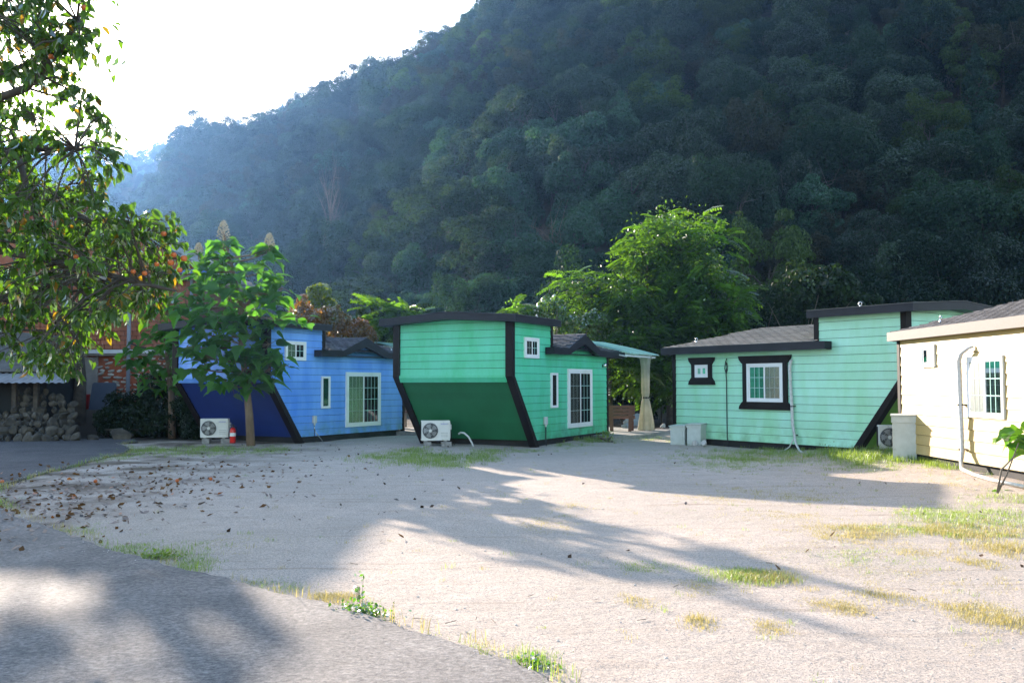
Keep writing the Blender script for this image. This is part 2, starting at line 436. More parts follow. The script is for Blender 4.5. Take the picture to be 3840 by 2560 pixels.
M['persim'] = leaf_mat('persimmon_leaf', (.045, .085, .022), (.065, .12, .025), trans=.52, tcol=(2.3, 2.8, .45), rough=.28, gloss=.11, objvar=.2, c3=(.16, .08, .015))
M['paulo'] = leaf_mat('paulownia_leaf', (.04, .10, .035), (.065, .14, .04), trans=.52, tcol=(2.2, 2.9, .5), rough=.35, gloss=.03, objvar=.3)
M['ailan'] = leaf_mat('ailanthus_leaf', (.035, .085, .018), (.075, .14, .025), trans=.5, tcol=(2.4, 2.5, .5), rough=.4, gloss=.035, objvar=.35)
M['shrubm'] = leaf_mat('shrub_leaf', (.05, .10, .025), (.09, .14, .035), trans=.45, tcol=(2.0, 2.2, .6), rough=.3, gloss=.12)
M['maple'] = leaf_mat('orange_maple_leaf', (.10, .10, .02), (.24, .10, .015), trans=.5, tcol=(1.6, 1.3, .5), rough=.4, gloss=.06)
M['yelgreen'] = leaf_mat('yellow_green_leaf', (.12, .17, .02), (.16, .20, .025), trans=.5, tcol=(1.9, 1.9, .5), rough=.4, gloss=.06)
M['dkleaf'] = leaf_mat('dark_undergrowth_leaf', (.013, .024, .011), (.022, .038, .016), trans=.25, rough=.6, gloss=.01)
M['fig'] = leaf_mat('fig_leaf', (.05, .13, .03), (.08, .17, .03), trans=.5, tcol=(2.2, 2.4, .5), rough=.35, gloss=.1)
M['grassg'] = leaf_mat('green_grass_blade', (.12, .19, .05), (.19, .25, .08), trans=.5, tcol=(1.9, 1.9, .5), rough=.5, gloss=.04, pscale=2)
M['grassd'] = leaf_mat('dry_grass_blade', (.36, .33, .14), (.46, .40, .20), trans=.5, tcol=(1.3, 1.2, .7), rough=.6, gloss=.03, pscale=2)
M['fruit'] = pbr('orange_persimmon', (.45, .08, .01), (.50, .12, .015), rough=.35, scale=6)
M['calyx'] = pbr('dry_calyx', (.12, .10, .04), rough=.8)
M['panicle'] = pbr('beige_flower_bud', (.38, .32, .20), (.5, .42, .28), rough=.8, scale=8)
M['litter'] = leaf_mat('fallen_leaf', (.10, .05, .025), (.22, .11, .04), trans=.2, tcol=(1, 1, .8), rough=.6, gloss=.05, pscale=3, c3=(.40, .12, .02))
M['litter2'] = leaf_mat('fallen_dark_leaf', (.045, .03, .022), (.09, .055, .035), trans=.1, tcol=(1, 1, .8), rough=.7, gloss=.03, pscale=3)
M['pebble'] = pbr('granite_pebble', (.42, .39, .36), (.62, .56, .50), rough=.85, scale=14, usepos=True)
M['tarp'] = pbr('dark_blue_grey_board', (.05, .065, .10), (.07, .085, .12), rough=.6, scale=2)
M['whitepaint'] = pbr('white_painted_post', (.60, .61, .63), (.5, .5, .52), rough=.5, scale=3)
M['greypipe'] = pbr('grey_drain_pipe', (.20, .22, .26), rough=.5)
M['plaster'] = pbr('dull_plaster', (.30, .27, .24), (.24, .21, .19), rough=.9, scale=3)
M['roofblue'] = pbr('blue_roofing', (.06, .14, .42), rough=.5)
M['boxwhite'] = pbr('pale_painted_box', (.55, .58, .54), (.44, .47, .42), rough=.6, scale=3, dirt=((.2, .2, .12), 5, .6, .85))
M['bulb'] = pbr('white_plastic_bulb', (.75, .75, .75), rough=.3)
M['rock'] = pbr('blue_grey_rock', (.19, .20, .23), (.30, .31, .34), rough=.85, scale=2.2, bump=.7, bscale=6)
M['whitestone'] = pbr('whitish_stone', (.55, .53, .50), (.42, .40, .38), rough=.9, scale=5, bump=.4, bscale=12)
M['wire'] = pbr('dark_green_wire', (.02, .04, .03), rough=.6)
M['teal_tub'] = pbr('teal_rubber_tub', (.03, .16, .15), rough=.5)
M['redtub'] = pbr('dark_red_plastic', (.30, .02, .02), rough=.5)
FOREST = {
 'grey_green': leaf_mat('oak_leaf', (0.0218, 0.0385, 0.0281), (0.0354, 0.0562, 0.0374), trans=.3, rough=.65, gloss=.012, objvar=.35, hue=.015, pscale=.25),
 'dark': leaf_mat('dense_leaf', (0.0125, 0.0281, 0.0187), (0.0208, 0.0416, 0.0250), trans=.3, rough=.65, gloss=.006, objvar=.35, hue=.015, pscale=.25),
 'yellow': leaf_mat('pale_leaf', (0.0312, 0.0541, 0.0187), (0.0499, 0.0770, 0.0250), trans=.35, rough=.65, gloss=.006, objvar=.35, hue=.015, pscale=.25),
 'vine': leaf_mat('kudzu_leaf', (0.0286, 0.0666, 0.0457), (0.0438, 0.0904, 0.0609), trans=.3, rough=.65, gloss=.012, objvar=.2, hue=.02, pscale=.25),
 'brown': leaf_mat('turning_leaf', (0.0307, 0.0326, 0.0211), (0.0422, 0.0422, 0.0250), trans=.3, rough=.65, gloss=.006, objvar=.25, hue=.02, pscale=.25),
}
# ------------------------------------------------------------------ terrain
def ss(a, b, x):
    t = np.clip((x - a) / (b - a), 0, 1)
    return t * t * (3 - 2 * t)

def bank(x, y):
    return .8 * ss(31.5, 34.6, y) * ss(-8.6, -11.0, x) + .09 * ss(6.6, 8.2, x) * ss(14, 16, y)

RX = np.array([-240, -170, -130, -105, -85.5, -64, -36, -9.8, 29.5, 59, 77, 110, 160])
RY = np.array([300, 290, 275, 262, 245, 231, 217, 200, 172, 140, 112, 95, 90])
RZ = np.array([8, 16, 30, 47, 60, 62.5, 68.5, 77, 80, 74, 66, 60, 55])
FX = np.array([-240, -100, -60, -30, 0, 30, 60, 160]); FY = np.array([200, 180, 132, 88, 47, 41, 34, 20])

def hill(x, y):
    ry, rz, fy = np.interp(x, RX, RY), np.interp(x, RX, RZ), np.interp(x, FX, FY)
    t = (y - fy) / (ry - fy)
    h = rz * np.where(t < 1, np.clip(t, 0, 1) ** 1.08, np.clip(1 - (t - 1) * .9, 0, 1))
    lump = 1.3 * np.sin(x * .075 + 1.3 * np.sin(y * .031)) + 1.2 * np.sin(x * .17 + y * .06 + 2) + .8 * np.sin(y * .11 + x * .03)
    return h + lump * np.clip(t * 4, 0, 1) * np.clip((1.6 - t) * 2, 0, 1)

def grid_mesh(name, xs, ys, hf, mat):
    X, Y = np.meshgrid(xs, ys)
    V = np.stack([X.ravel(), Y.ravel(), hf(X, Y).ravel()], 1)
    nx, ny = len(xs), len(ys)
    i = np.arange(nx - 1)[None, :] + np.arange(ny - 1)[:, None] * nx
    Fc = np.stack([i, i + 1, i + 1 + nx, i + nx], -1).reshape(-1, 4)
    return np_mesh(name, V, Fc, mat, True)

nz = lambda X, Y: .018 * np.sin(X * 1.1 + np.sin(Y * .8)) * np.sin(Y * .9 + 1) + .01 * np.sin(X * 3.1 + Y * 2.3)
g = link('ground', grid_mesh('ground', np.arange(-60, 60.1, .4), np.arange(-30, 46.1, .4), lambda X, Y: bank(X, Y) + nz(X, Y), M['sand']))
tag(g, 'pale granite sand and gravel yard', kind='structure')
g = link('hillside', grid_mesh('hillside', np.arange(-260, 161, 4.0), np.arange(42, 345, 3.5), lambda X, Y: hill(X, Y) - .15, M['soil']))
tag(g, 'steep wooded slope behind the cabins', kind='structure')
g = link('terrain', grid_mesh('terrain', np.linspace(-1200, 1200, 61), np.linspace(-1200, 1200, 61), lambda X, Y: X * 0 - .6, M['soil']))
tag(g, 'flat land around the valley', kind='structure')
DX = np.array([-420, -300, -236, -176, -150, -142, -127, -117, -60, 60]); DZ = np.array([120, 116, 112, 108, 110, 113, 120, 126, 138, 150])
def dhill(x, y):
    rz = np.interp(x, DX, DZ); t = (y - 330) / 100
    return rz * np.where(t < 1, np.clip(t, 0, 1), np.clip(1 - (t - 1) * .6, 0, 1)) + 2.5 * np.sin(x * .09 + y * .02) * np.clip(t * 3, 0, 1) - .2
g = link('distant_hill', grid_mesh('distant_hill', np.arange(-430, 61, 8.0), np.arange(330, 600, 8.0), dhill, M['soil']))
tag(g, 'far hazy wooded ridge below the sun', kind='structure')

# concrete lane: one slab that bends out of the picture on the left
E1 = [on_ground(*p) for p in [(2080, 2600), (2052, 2560), (1925, 2500), (1800, 2474), (1762, 2446), (1715, 2438), (1635, 2408), (1510, 2372), (1420, 2343), (1290, 2296), (1150, 2268), (1000, 2228), (915, 2204), (800, 2172), (650, 2140), (490, 2098), (310, 2034), (180, 1986), (90, 1962)]]
E1 = [(-.0 + p.x, p.y) for p in E1]
E2 = [(-7.15, 13.1), (-8.2, 14.5), (-8.75, 16.2), (-9.1, 18.2), (-9.35, 20.2), (-9.5, 22.0), (-9.7, 23.4), (-10.1, 24.8), (-10.9, 26.3), (-11.4, 27.3), (-11.2, 28.2)]
jit = lambda: random.uniform(-.034, .034)
edge = []
pts = [(1.2, 4.0), (.6, 4.9)] + E1 + E2
for a, b in zip(pts[:-1], pts[1:]):
    n = max(2, int(math.dist(a, b) / .12))
    for k in range(n):
        t = k / n
        edge.append((a[0] + (b[0] - a[0]) * t + jit(), a[1] + (b[1] - a[1]) * t + jit()))
outer = [(-12.0, 29.6), (-17, 28.9), (-22, 27.0), (-24, 20), (-24, -6), (3.5, -6), (3.5, 1.5)]
poly = edge + outer
mb = MB(); n = len(poly)
mb.add([(x, y, .045 + .004 * math.sin(x * 3)) for x, y in poly] + [(x, y, -.06) for x, y in poly], [tuple(range(n))] + [(i, i + n, (i + 1) % n + n, (i + 1) % n) for i in range(n)])
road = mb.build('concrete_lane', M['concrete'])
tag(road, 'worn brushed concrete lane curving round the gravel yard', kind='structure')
EDGE = [e for e in edge]

# ------------------------------------------------------------------ cabins
def clip_band(poly, z0, z1):
    def clip(p, z, keep_above):
        out = []
        for i in range(len(p)):
            a, b = p[i - 1], p[i]
            ia, ib = ((a[1] >= z) if keep_above else (a[1] <= z)), ((b[1] >= z) if keep_above else (b[1] <= z))
            if ia != ib:
                t = (z - a[1]) / (b[1] - a[1]); out.append((a[0] + (b[0] - a[0]) * t, z))
            if ib: out.append(b)
        return out
    p = clip(poly, z0, True)
    return clip(p, z1, False) if p else p

def siding(parent, poly, mat, place, sy, expo=.205, name='siding_board', zstart=None):
    zs = [p[1] for p in poly]; z = zstart if zstart is not None else min(zs)
    top = max(zs)
    while z < top - .02:
        z1 = min(z + expo, top)
        p = clip_band(poly, z + .009, z1)
        # drop doubled points
        q = [p[i] for i in range(len(p)) if (abs(p[i][0] - p[i - 1][0]) + abs(p[i][1] - p[i - 1][1])) > 1e-5]
        if len(q) >= 3:
            m = MB(sy)
            th = lambda zz: .034 - .014 * (zz - z) / expo
            n = len(q)
            m.add([place(a, th(b), b) for a, b in q] + [place(a, 0.004, b) for a, b in q],
                  [tuple(range(n)), tuple(range(2 * n - 1, n - 1, -1))] + [(i, i + n, (i + 1) % n + n, (i + 1) % n) for i in range(n)])
            m.build(name, mat, parent)
        z += expo

TABM = {}
def shingles(parent, O, U, S, ulen, slen, inside, mat, key):
    """rows of separate tabs on a slope: O origin, U along the eave, S up the slope"""
    if key not in TABM:
        TABM[key] = MB().add([(0, 0, .004), (.325, 0, .004), (.325, .15, .002), (0, .15, .002), (.006, 0, .028), (.306, .003, .026), (.306, .15, .008), (.006, .15, .008)],
                             [(3, 2, 1, 0), (4, 5, 6, 7), (0, 1, 5, 4), (1, 2, 6, 5), (2, 3, 7, 6), (3, 0, 4, 7)]).mesh('shingle', mat)
    U, S = Vector(U).normalized(), Vector(S).normalized()
    Nn = U.cross(S)
    if Nn.z < 0: Nn = -Nn
    X = U if U.cross(S).z > 0 else -U
    Rm = Matrix((X, S, Nn)).transposed()
    r = 0; cnt = 0
    while r * .145 < slen - .05:
        c = 0; offs = (r % 2) * .165 + random.uniform(-.02, .02)
        while c * .33 - offs < ulen:
            u = c * .33 - offs
            if inside(u + .165, r * .145 + .07) and u > -.05 and u + .3 < ulen + .05:
                o = Vector(O) + U * (u if X == U else u + .325) + S * (r * .145)
                t = link('shingle', TABM[key], parent)
                t.matrix_local = Matrix.Translation(o + Nn * random.uniform(0, .004)) @ Rm.to_4x4() @ Matrix.Rotation(random.uniform(-.012, .012), 4, 'Z')
                cnt += 1
            c += 1
        r += 1
    return cnt

def window(parent, u0, u1, z0, z1, sy, screen_first=True, cols=2, rows=2, door=False, plain=False, curtain='curtain', dp=.72):
    g_ = lambda t: .03 + (t - .03) * dp
    w = link('window', MB(sy).box(u0 + .02, u1 - .02, -.0355, -.03, z0 + .02, z1 - .02).mesh('window_backing', M[curtain]), parent)
    fw = .055 if not door else .075
    m = MB(sy)
    for b in [(u0, u1, z1 - fw, z1), (u0, u1, z0, z0 + fw), (u0, u0 + fw, z0 + fw, z1 - fw), (u1 - fw, u1, z0 + fw, z1 - fw)]:
        m.box(b[0], b[1], -g_(.095), -.02, b[2], b[3])
    m.build('frame', M['white'], w)
    mid = (u0 + u1) / 2
    halves = [(u0 + fw, mid + .02), (mid - .02, u1 - fw)] if not plain else [(u0 + fw, u1 - fw)]
    for i, (a, b) in enumerate(halves):
        front = (i == 0) == screen_first
        t0, t1 = (g_(.068), g_(.088)) if front else (g_(.048), g_(.066))
        if plain: t0, t1 = g_(.050), g_(.064)
        sw = .045 if not plain else .012
        if door: sw = .06
        m = MB(sy); zt, zb = z1 - fw, z0 + fw
        for q in [(a, b, zt - sw, zt), (a, b, zb, zb + sw), (a, a + sw, zb + sw, zt - sw), (b - sw, b, zb + sw, zt - sw)]:
            m.box(q[0], q[1], -t1, -t0, q[2], q[3])
        m.build('sash', M['white'], w)
        a2, b2, zb2, zt2 = a + sw, b - sw, zb + sw, zt - sw
        # folds of the curtain behind this pane
        nf = max(3, int((b2 - a2) / .06)); mc = MB(sy)
        dark = (not front) or plain
        vs, fs = [], []
        for k in range(nf * 3 + 1):
            x = a2 + (b2 - a2) * k / (nf * 3); y = -.0365 - .002 * (1 + math.sin(k * 2.1)) * .5
            vs += [(x, y, zb2), (x, y, zt2)]
        for k in range(nf * 3): fs.append((2 * k, 2 * k + 2, 2 * k + 3, 2 * k + 1))
        mc.add(vs, fs)
        cur = mc.build('curtain', M['screen'] if (front and not plain) else M['curtain'], w)
        if dark and not plain:
            for s0, s1 in ((.0, .30), (.52, .74)):
                MB(sy).box(a2 + (b2 - a2) * s0, a2 + (b2 - a2) * s1, -.0402, -.0394, zb2, zt2).build('curtain_gap', M['dark'], w)
        MB(sy).box(a2, b2, -t0 - .008, -t0 - .004, zb2, zt2).build('pane', M['glass_dark'] if (front and not plain) else M['glass'], w)
        if cols and not plain:
            m = MB(sy)
            for k in range(1, cols):
                x = a2 + (b2 - a2) * k / cols; m.box(x - .008, x + .008, -t0 - .012, -t0 - .009, zb2, zt2)
            for k in range(1, rows):
                z = zb2 + (zt2 - zb2) * k / rows; m.box(a2, b2, -t0 - .016, -t0 - .0125, z - .008, z + .008)
            m.build('muntin', M['muntin_dull'] if front else M['muntin'], w)
    return w

def eye_bolt(parent, p, sy):
    m = MB(sy); x, y, z = p
    m.lathe([(.022, 0), (.022, .05), (.012, .06)], (x, y, z), 8)
    pts = [(x + .045 * math.cos(a), y + .01, z + .10 + .045 * math.sin(a)) for a in [k * math.pi / 6 for k in range(13)]]
    m.tube(pts, .011, 6, cap=False)
    m.build('eye_bolt', M['steel'], parent, True)

def cabin(name, P, A, sgn, mat, label, L=5.52, W=3.72, o=.30, shingle='shingle', fascia='fascia', dormer=True, base=0.0, roof_end=None, tabs_front=True, hull=None):
    hull = hull or mat
    sy = sgn
    root = empty(name, (P[0], P[1], base), R(90 - A), label, 'cabin')
    K, ZB, ZK, ZT = -1.0, .17, 1.93, 3.38
    cu = 1.24; re_ = roof_end or (L + .9)
    # underfloor, body
    m = MB(sy); m.box(.45, L + .1, .06, W - .06, -.02, ZB - .012); m.build('underfloor', M['skirt'], root)
    m = MB(sy); m.prism_y([(.30, ZB), (L, ZB), (L, 2.62), (cu, 2.62), (cu, ZT), (K, ZT), (K, ZK)], .0, W); m.build('inner_wall', M['dark'], root)
    side = [(.30, ZB), (L, ZB), (L, 2.60), (cu, 2.60), (cu, ZT), (K, ZT), (K, ZK)]
    siding(root, side, mat, lambda a, t, z: (a, -t, z), sy)
    siding(root, side, mat, lambda a, t, z: (a, W + t, z), sy)
    siding(root, [(.02, ZB), (W - .02, ZB), (W - .02, 2.6), (.02, 2.6)], mat, lambda a, t, z: (L + t, a, z), sy)
    siding(root, [(.02, 2.62), (W - .02, 2.62), (W - .02, ZT), (.02, ZT)], mat, lambda a, t, z: (cu + t, a, z), sy)
    # stern: upright upper part, raking lower part
    OC = K - .10
    siding(root, [(.16, ZK + .02), (W - .16, ZK + .02), (W - .16, 3.40), (W / 2, 3.52), (.16, 3.40)], mat, lambda a, t, z: (OC - t + .03, a, z), sy, zstart=ZK + .02)
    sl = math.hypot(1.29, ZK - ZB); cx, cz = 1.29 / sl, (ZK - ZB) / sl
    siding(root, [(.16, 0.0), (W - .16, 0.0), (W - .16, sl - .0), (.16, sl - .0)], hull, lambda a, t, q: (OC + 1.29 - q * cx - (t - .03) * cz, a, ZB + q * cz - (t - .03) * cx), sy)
    MB(sy).prism_y([(OC + .035, ZK - .02), (K, ZK), (K, 3.40), (OC + .035, 3.40)], .16, W - .16).build('stern_frame', M['dark'], root)
    # belt board at the knee
    MB(sy).prism_y([(OC - .045, ZK + .04), (OC - .045, ZK - .02), (OC + .02, ZK - .15), (OC + .05, ZK - .12), (OC + .0, ZK + .04)], .165, W - .165).build('belt_board', mat, root)
    # raking corner posts
    pp = [(OC - .05, 3.40), (OC - .05, ZK), (OC + 1.29 - .045 + .12, -.02), (OC + 1.29 + .27, -.02), (K + .0, ZK + .015), (K, 3.40)]
    MB(sy).prism_y(pp, -.045, .17).build('corner_post', M['trim'], root)
    MB(sy).prism_y(pp, W - .17, W + .045).build('corner_post', M['trim'], root)
    # upright posts at the end of the upper storey and of the cabin
    for y0, y1 in ((-.045, .06), (W - .06, W + .045)):
        MB(sy).box(cu, cu + .14, y0, y1, 2.70, 3.40).build('corner_post', M['trim'], root)
        MB(sy).box(L, L + .13, y0, y1, .10, 2.62).build('corner_post', M['trim'], root)
    # upper roof
    u0, u1 = OC - .38, cu + .16
    def roofprism(u0, u1, dz0, dz1, oo):
        m = MB(sy)
        sec = [(-oo, 3.36 + dz0), (-oo, 3.54 + dz1), (W / 2, 3.67 + dz1), (W + oo, 3.54 + dz1), (W + oo, 3.36 + dz0), (W / 2, 3.49 + dz0)]
        n = 6
        m.add([(u0, y, z) for y, z in sec] + [(u1, y, z) for y, z in sec], [tuple(range(n)), tuple(range(2 * n - 1, n - 1, -1))] + [(i, (i + 1) % n, (i + 1) % n + n, i + n) for i in range(n)])
        return m
    rf = roofprism(u0, u1, 0, 0, o).build('roof', M[fascia], root)
    m = MB(sy)
    for a, b in ((-o - .01, W / 2), (W + o + .01, W / 2)):
        m.add([(u0 - .01, a, 3.545), (u1 + .01, a, 3.545), (u1 + .01, b, 3.685), (u0 - .01, b, 3.685), (u0 - .01, a, 3.556), (u1 + .01, a, 3.556), (u1 + .01, b, 3.696), (u0 - .01, b, 3.696)],
              [(0, 1, 2, 3), (4, 5, 6, 7), (0, 1, 5, 4), (1, 2, 6, 5), (2, 3, 7, 6), (3, 0, 4, 7)])
    m.build('roof_covering', M[shingle], root)
    # lower roof: hipped at the far end
    E, RZh, ze, zf = -o, 3.32, 2.76, 2.57
    hw = W / 2; hip = re_ - 1.75
    m = MB(sy)
    m.add([(cu + .0, E, ze), (re_, E, ze), (hip, hw, RZh), (cu + .0, hw, RZh), (re_, W + o, ze), (cu, W + o, ze)], [(0, 1, 2, 3), (3, 2, 4, 5), (1, 4, 2)])
    m.add([(cu, E, ze - .02), (re_, E, ze - .02), (re_, W + o, ze - .02), (cu, W + o, ze - .02)], [(0, 1, 2, 3)])
    low = m.build('lower_roof', M[shingle], root)
    f0 = .86
    def band(poly, th, y0, y1, nm='fascia'):
        top = poly; bot = [(x, z - th(i)) for i, (x, z) in enumerate(poly)]
        m = MB(sy); vs = []; fs = []; n = len(poly)
        for y in (y0, y1): vs += [(x, y, z) for x, z in top] + [(x, y, z) for x, z in bot]
        for i in range(n - 1):
            fs += [(i, i + 1, n + i + 1, n + i), (2 * n + i, 3 * n + i, 3 * n + i + 1, 2 * n + i + 1), (i, 2 * n + i, 2 * n + i + 1, i + 1), (n + i, n + i + 1, 3 * n + i + 1, 3 * n + i)]
        fs += [(0, n, 3 * n, 2 * n), (n - 1, 3 * n - 1, 4 * n - 1, 2 * n - 1)]
        m.add(vs, fs); return m.build(nm, M[fascia], root)
    if dormer:
        D0, DP, D1, zp = 1.88, 3.08, 4.30, 3.22
        band([(f0, ze + .012), (D0, ze + .012), (DP, zp), (D1, ze + .012), (re_, ze + .012)], lambda i: .30 if i == 2 else .195, E - .03, E + .10)
        m = MB(sy); yb = E + (zp - ze) / (RZh - ze) * (hw - E)
        for D in (D0, D1):
            m.add([(D, E - .03, ze + .016), (DP, E - .03, zp + .004), (DP, yb, zp + .004)], [(0, 1, 2)])
        m.build('dormer_roof', M[shingle], root)
        siding(root, [(D0 - .1, 2.61), (D1 + .1, 2.61), (DP, 3.08)], mat, lambda a, t, z: (a, -t, z), sy, zstart=ZB + .205 * 11 + .205 if False else 2.63)
        MB(sy).prism_y([(D0 - .1, 2.61), (D1 + .1, 2.61), (DP, 3.10)], .0, .05).build('gable_backing', M['dark'], root)
    else:
        band([(f0, ze + .012), (re_, ze + .012)], lambda i: .195, E - .03, E + .10)
    band([(f0, ze + .012), (re_, ze + .012)], lambda i: .195, W + o - .10, W + o + .03)
    MB(sy).box(re_ - .10, re_ + .02, E + .101, W + o - .101, zf, ze + .012).build('fascia', M[fascia], root)
    MB(sy).box(f0, f0 + .05, E + .101, -.046, zf, ze + .012).build('fascia', M[fascia], root)
    MB(sy).box(f0 + .05, cu + .1, E + .101, -.046, ze - .02, ze + .004).build('eave_board', M[shingle], root)
    MB(sy).box(f0 + .06, re_ - .101, E + .101, 0.0, zf + .03, zf + .05).build('soffit', M[fascia], root)
    # shingle tabs on the slope that faces the yard
    S = Vector((0, (hw - E), RZh - ze)); sl2 = S.length; S.y *= sy
    O = Vector((cu, E * sy, ze + .004))
    if tabs_front:
        def ins(u, s):
            x = cu + u; fr = s / sl2
            if x > re_ - 1.75 * fr - .05: return False
            if dormer:
                y = E + fr * (hw - E); z = ze + fr * (RZh - ze)
                dz = ze + (zp - ze) * max(0, 1 - abs(x - DP) / (1.21))
                if dz > z + .01 and y < yb: return False
            return True
        shingles(root, O, (1, 0, 0), S, re_ - cu, sl2, ins, M[shingle], 'tab_' + shingle)
        if dormer:
            # the dormer's own near slope
            a = Vector((D0, (E - .03) * sy, ze + .02)); b = Vector((DP, (E - .03) * sy, zp + .008))
            Sd = (b - a); L2 = Sd.length
            shingles(root, a, (0, sy, 0), Sd, yb - E, L2, lambda u, s: u < (s / L2) * (yb - E) + .03 and u < yb - E - .1, M[shingle], 'tab_' + shingle)
    return root, sy

def junction_box(parent, sy, u, z, metal_pipe=False):
    m = MB(sy); m.box(u - .075, u + .075, -.12, -.035, z - .11, z + .11)
    b = m.build('junction_box', M['greybox'], parent)
    bv = b.modifiers.new('bevel', 'BEVEL'); bv.width = .02; bv.segments = 2
    MB(sy).lathe([(.03, -.11), (.03, -.17)], (u, -.08, z), 8).build('collar', M['greybox'], b)
    pm = M['steel'] if metal_pipe else M['black']
    if metal_pipe:
        MB(sy).tube([(u, -.08, z - .16), (u - .01, -.08, .40), (u + .02, -.12, .28), (u + .14, -.28, .02)], .014, 6).build('conduit', pm, b, True)
        MB(sy).tube([(u - .01, -.08, .42), (u - .03, -.10, .2), (u - .05, -.09, .0)], .010, 6).build('conduit', M['black'], b, True)
    else:
        MB(sy).tube([(u, -.08, z - .16), (u, -.08, .12), (u, -.1, -.01)], .017, 6).build('conduit', pm, b, True)

def wall_lamp(parent, sy, u, z):
    m = MB(sy); m.lathe([(.05, -.035), (.05, -.06), (.02, -.065)], (u, 0, z), 10, 'y')
    b = m.build('wall_lamp', M['black'], parent)
    MB(sy).lathe([(.03, 0), (.06, .03), (.065, .09), (.04, .13), (.01, .14)], (u, -.11, z - .05), 12).build('lamp_glass', M['steel'], b, True)

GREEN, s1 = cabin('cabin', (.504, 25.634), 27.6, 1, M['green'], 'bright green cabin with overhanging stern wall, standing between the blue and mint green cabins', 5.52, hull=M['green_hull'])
window(GREEN, -.45, .42, 2.44, 3.0, s1, True, 2, 2)
window(GREEN, 1.22, 1.66, 1.05, 2.05, s1, plain=True)
window(GREEN, 2.40, 4.22, .42, 2.18, s1, True, 3, 4, door=True)
junction_box(GREEN, s1, .80, .70)
wall_lamp(GREEN, s1, 5.17, 2.31)
eye_bolt(GREEN, (.95, .25, 3.56), s1); eye_bolt(GREEN, (4.75, .05, 2.86), s1)
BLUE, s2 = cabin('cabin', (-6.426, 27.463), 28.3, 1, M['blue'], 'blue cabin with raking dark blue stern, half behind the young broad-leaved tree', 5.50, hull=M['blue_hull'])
window(BLUE, -.43, .47, 2.44, 3.0, s2, True, 2, 2)
window(BLUE, 1.20, 1.60, 1.0, 1.98, s2, plain=True)
window(BLUE, 2.38, 4.2, .38, 2.12, s2, True, 4, 4, door=True)
junction_box(BLUE, s2, .86, .68, True)
wall_lamp(BLUE, s2, 5.2, 2.3)
eye_bolt(BLUE, (.2, .25, 3.56), s2); eye_bolt(BLUE, (4.95, .05, 2.86), s2)
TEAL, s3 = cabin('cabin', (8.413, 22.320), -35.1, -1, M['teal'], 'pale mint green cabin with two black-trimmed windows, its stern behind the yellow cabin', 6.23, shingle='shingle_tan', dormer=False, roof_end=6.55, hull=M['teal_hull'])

def trimmed(parent, sy, u0, u1, z0, z1, e=.27):
    w = link('window_trim', MB(sy).box(u0 - .135, u0 - .003, -.075, -.03, z0, z1).mesh('trim_side', M['trim']), parent)
    MB(sy).box(u1 + .003, u1 + .135, -.075, -.03, z0, z1).build('side_board', M['trim'], w)
    def flare(zt, d):
        return [(u0 - e, zt), (u0 - e + .02, zt - d * .09), (u0 - e + .10, zt - d * .18), (u0 - .135, zt - d * .205), (u1 + .135, zt - d * .205), (u1 + e - .10, zt - d * .18), (u1 + e - .02, zt - d * .09), (u1 + e, zt)]
    MB(sy).prism_y(flare(z1 + .20, 1), -.085, -.03).build('head_board', M['trim'], w)
    MB(sy).prism_y(flare(z0 - .20, -1), -.085, -.03).build('sill_board', M['trim'], w)
trimmed(TEAL, s3, 2.34, 3.55, 1.24, 2.27)
window(TEAL, 2.35, 3.54, 1.245, 2.265, s3, True, 3, 3)
trimmed(TEAL, s3, 4.94, 5.44, 1.90, 2.27, .25)
window(TEAL, 4.945, 5.435, 1.905, 2.265, s3, False, 0, 0)
MB(s3).tube([(4.25, -.05, 2.42), (4.27, -.07, 2.34), (4.24, -.05, 2.2), (4.28, -.06, 2.06), (4.27, -.05, 1.8), (4.27, -.05, .25), (4.20, -.07, -.0)], .014, 6).build('cable', M['black'], TEAL, True)
MB(s3).tube([(4.29, -.05, 2.34), (4.31, -.07, 2.15), (4.27, -.06, 1.98), (4.24, -.05, 2.1), (4.25, -.05, 2.3)], .014, 6).build('cable_loop', M['black'], TEAL, True)
hose = MB(s3).tube([(2.03, -.06, 2.34), (2.05, -.10, 2.31), (2.09, -.10, 2.15), (2.08, -.09, 1.7), (2.05, -.09, 1.2), (2.03, -.10, .7), (1.96, -.12, .42), (1.84, -.22, .22), (1.6, -.40, .06), (1.38, -.55, .02)], [.02, .04, .042, .04, .04, .04, .036, .03, .026, .024], 8).build('drain_hose', M['pvc'], TEAL, True)
MB(s3).tube([(1.93, -.12, .42), (1.97, -.16, .3), (2.02, -.25, .12), (2.14, -.32, .02)], .016, 6).build('drain_hose', M['pvc'], TEAL, True)
for z in (1.15, .42): MB(s3).tube([(2.10 - (.06 if z < 1 else 0), -.03, z), (2.04 - (.06 if z < 1 else 0), -.145, z), (1.98 - (.06 if z < 1 else 0), -.03, z)], .014, 6).build('pipe_clip', M['black'], TEAL)
eye_bolt(TEAL, (5.55, .12, 2.90), s3); eye_bolt(TEAL, (.28, .3, 3.57), s3)
YEL, s4 = cabin('cabin', (8.6, 13.03), -.9, -1, M['yellow'], 'cream yellow cabin lit by the sun, cut off at the picture edge', 7.3, o=.15, shingle='shingle', fascia='fascia_pale', dormer=False, base=.08, roof_end=7.62)
for a, b, c, d, k in ((5.66, 6.25, 1.98, 2.43, True), (3.14, 4.38, 1.03, 2.14, False)):
    window(YEL, a, b, c, d, s4, k, 3 if b - a > 1 else 0, 3 if b - a > 1 else 0, curtain='curtain_pale', dp=.5)
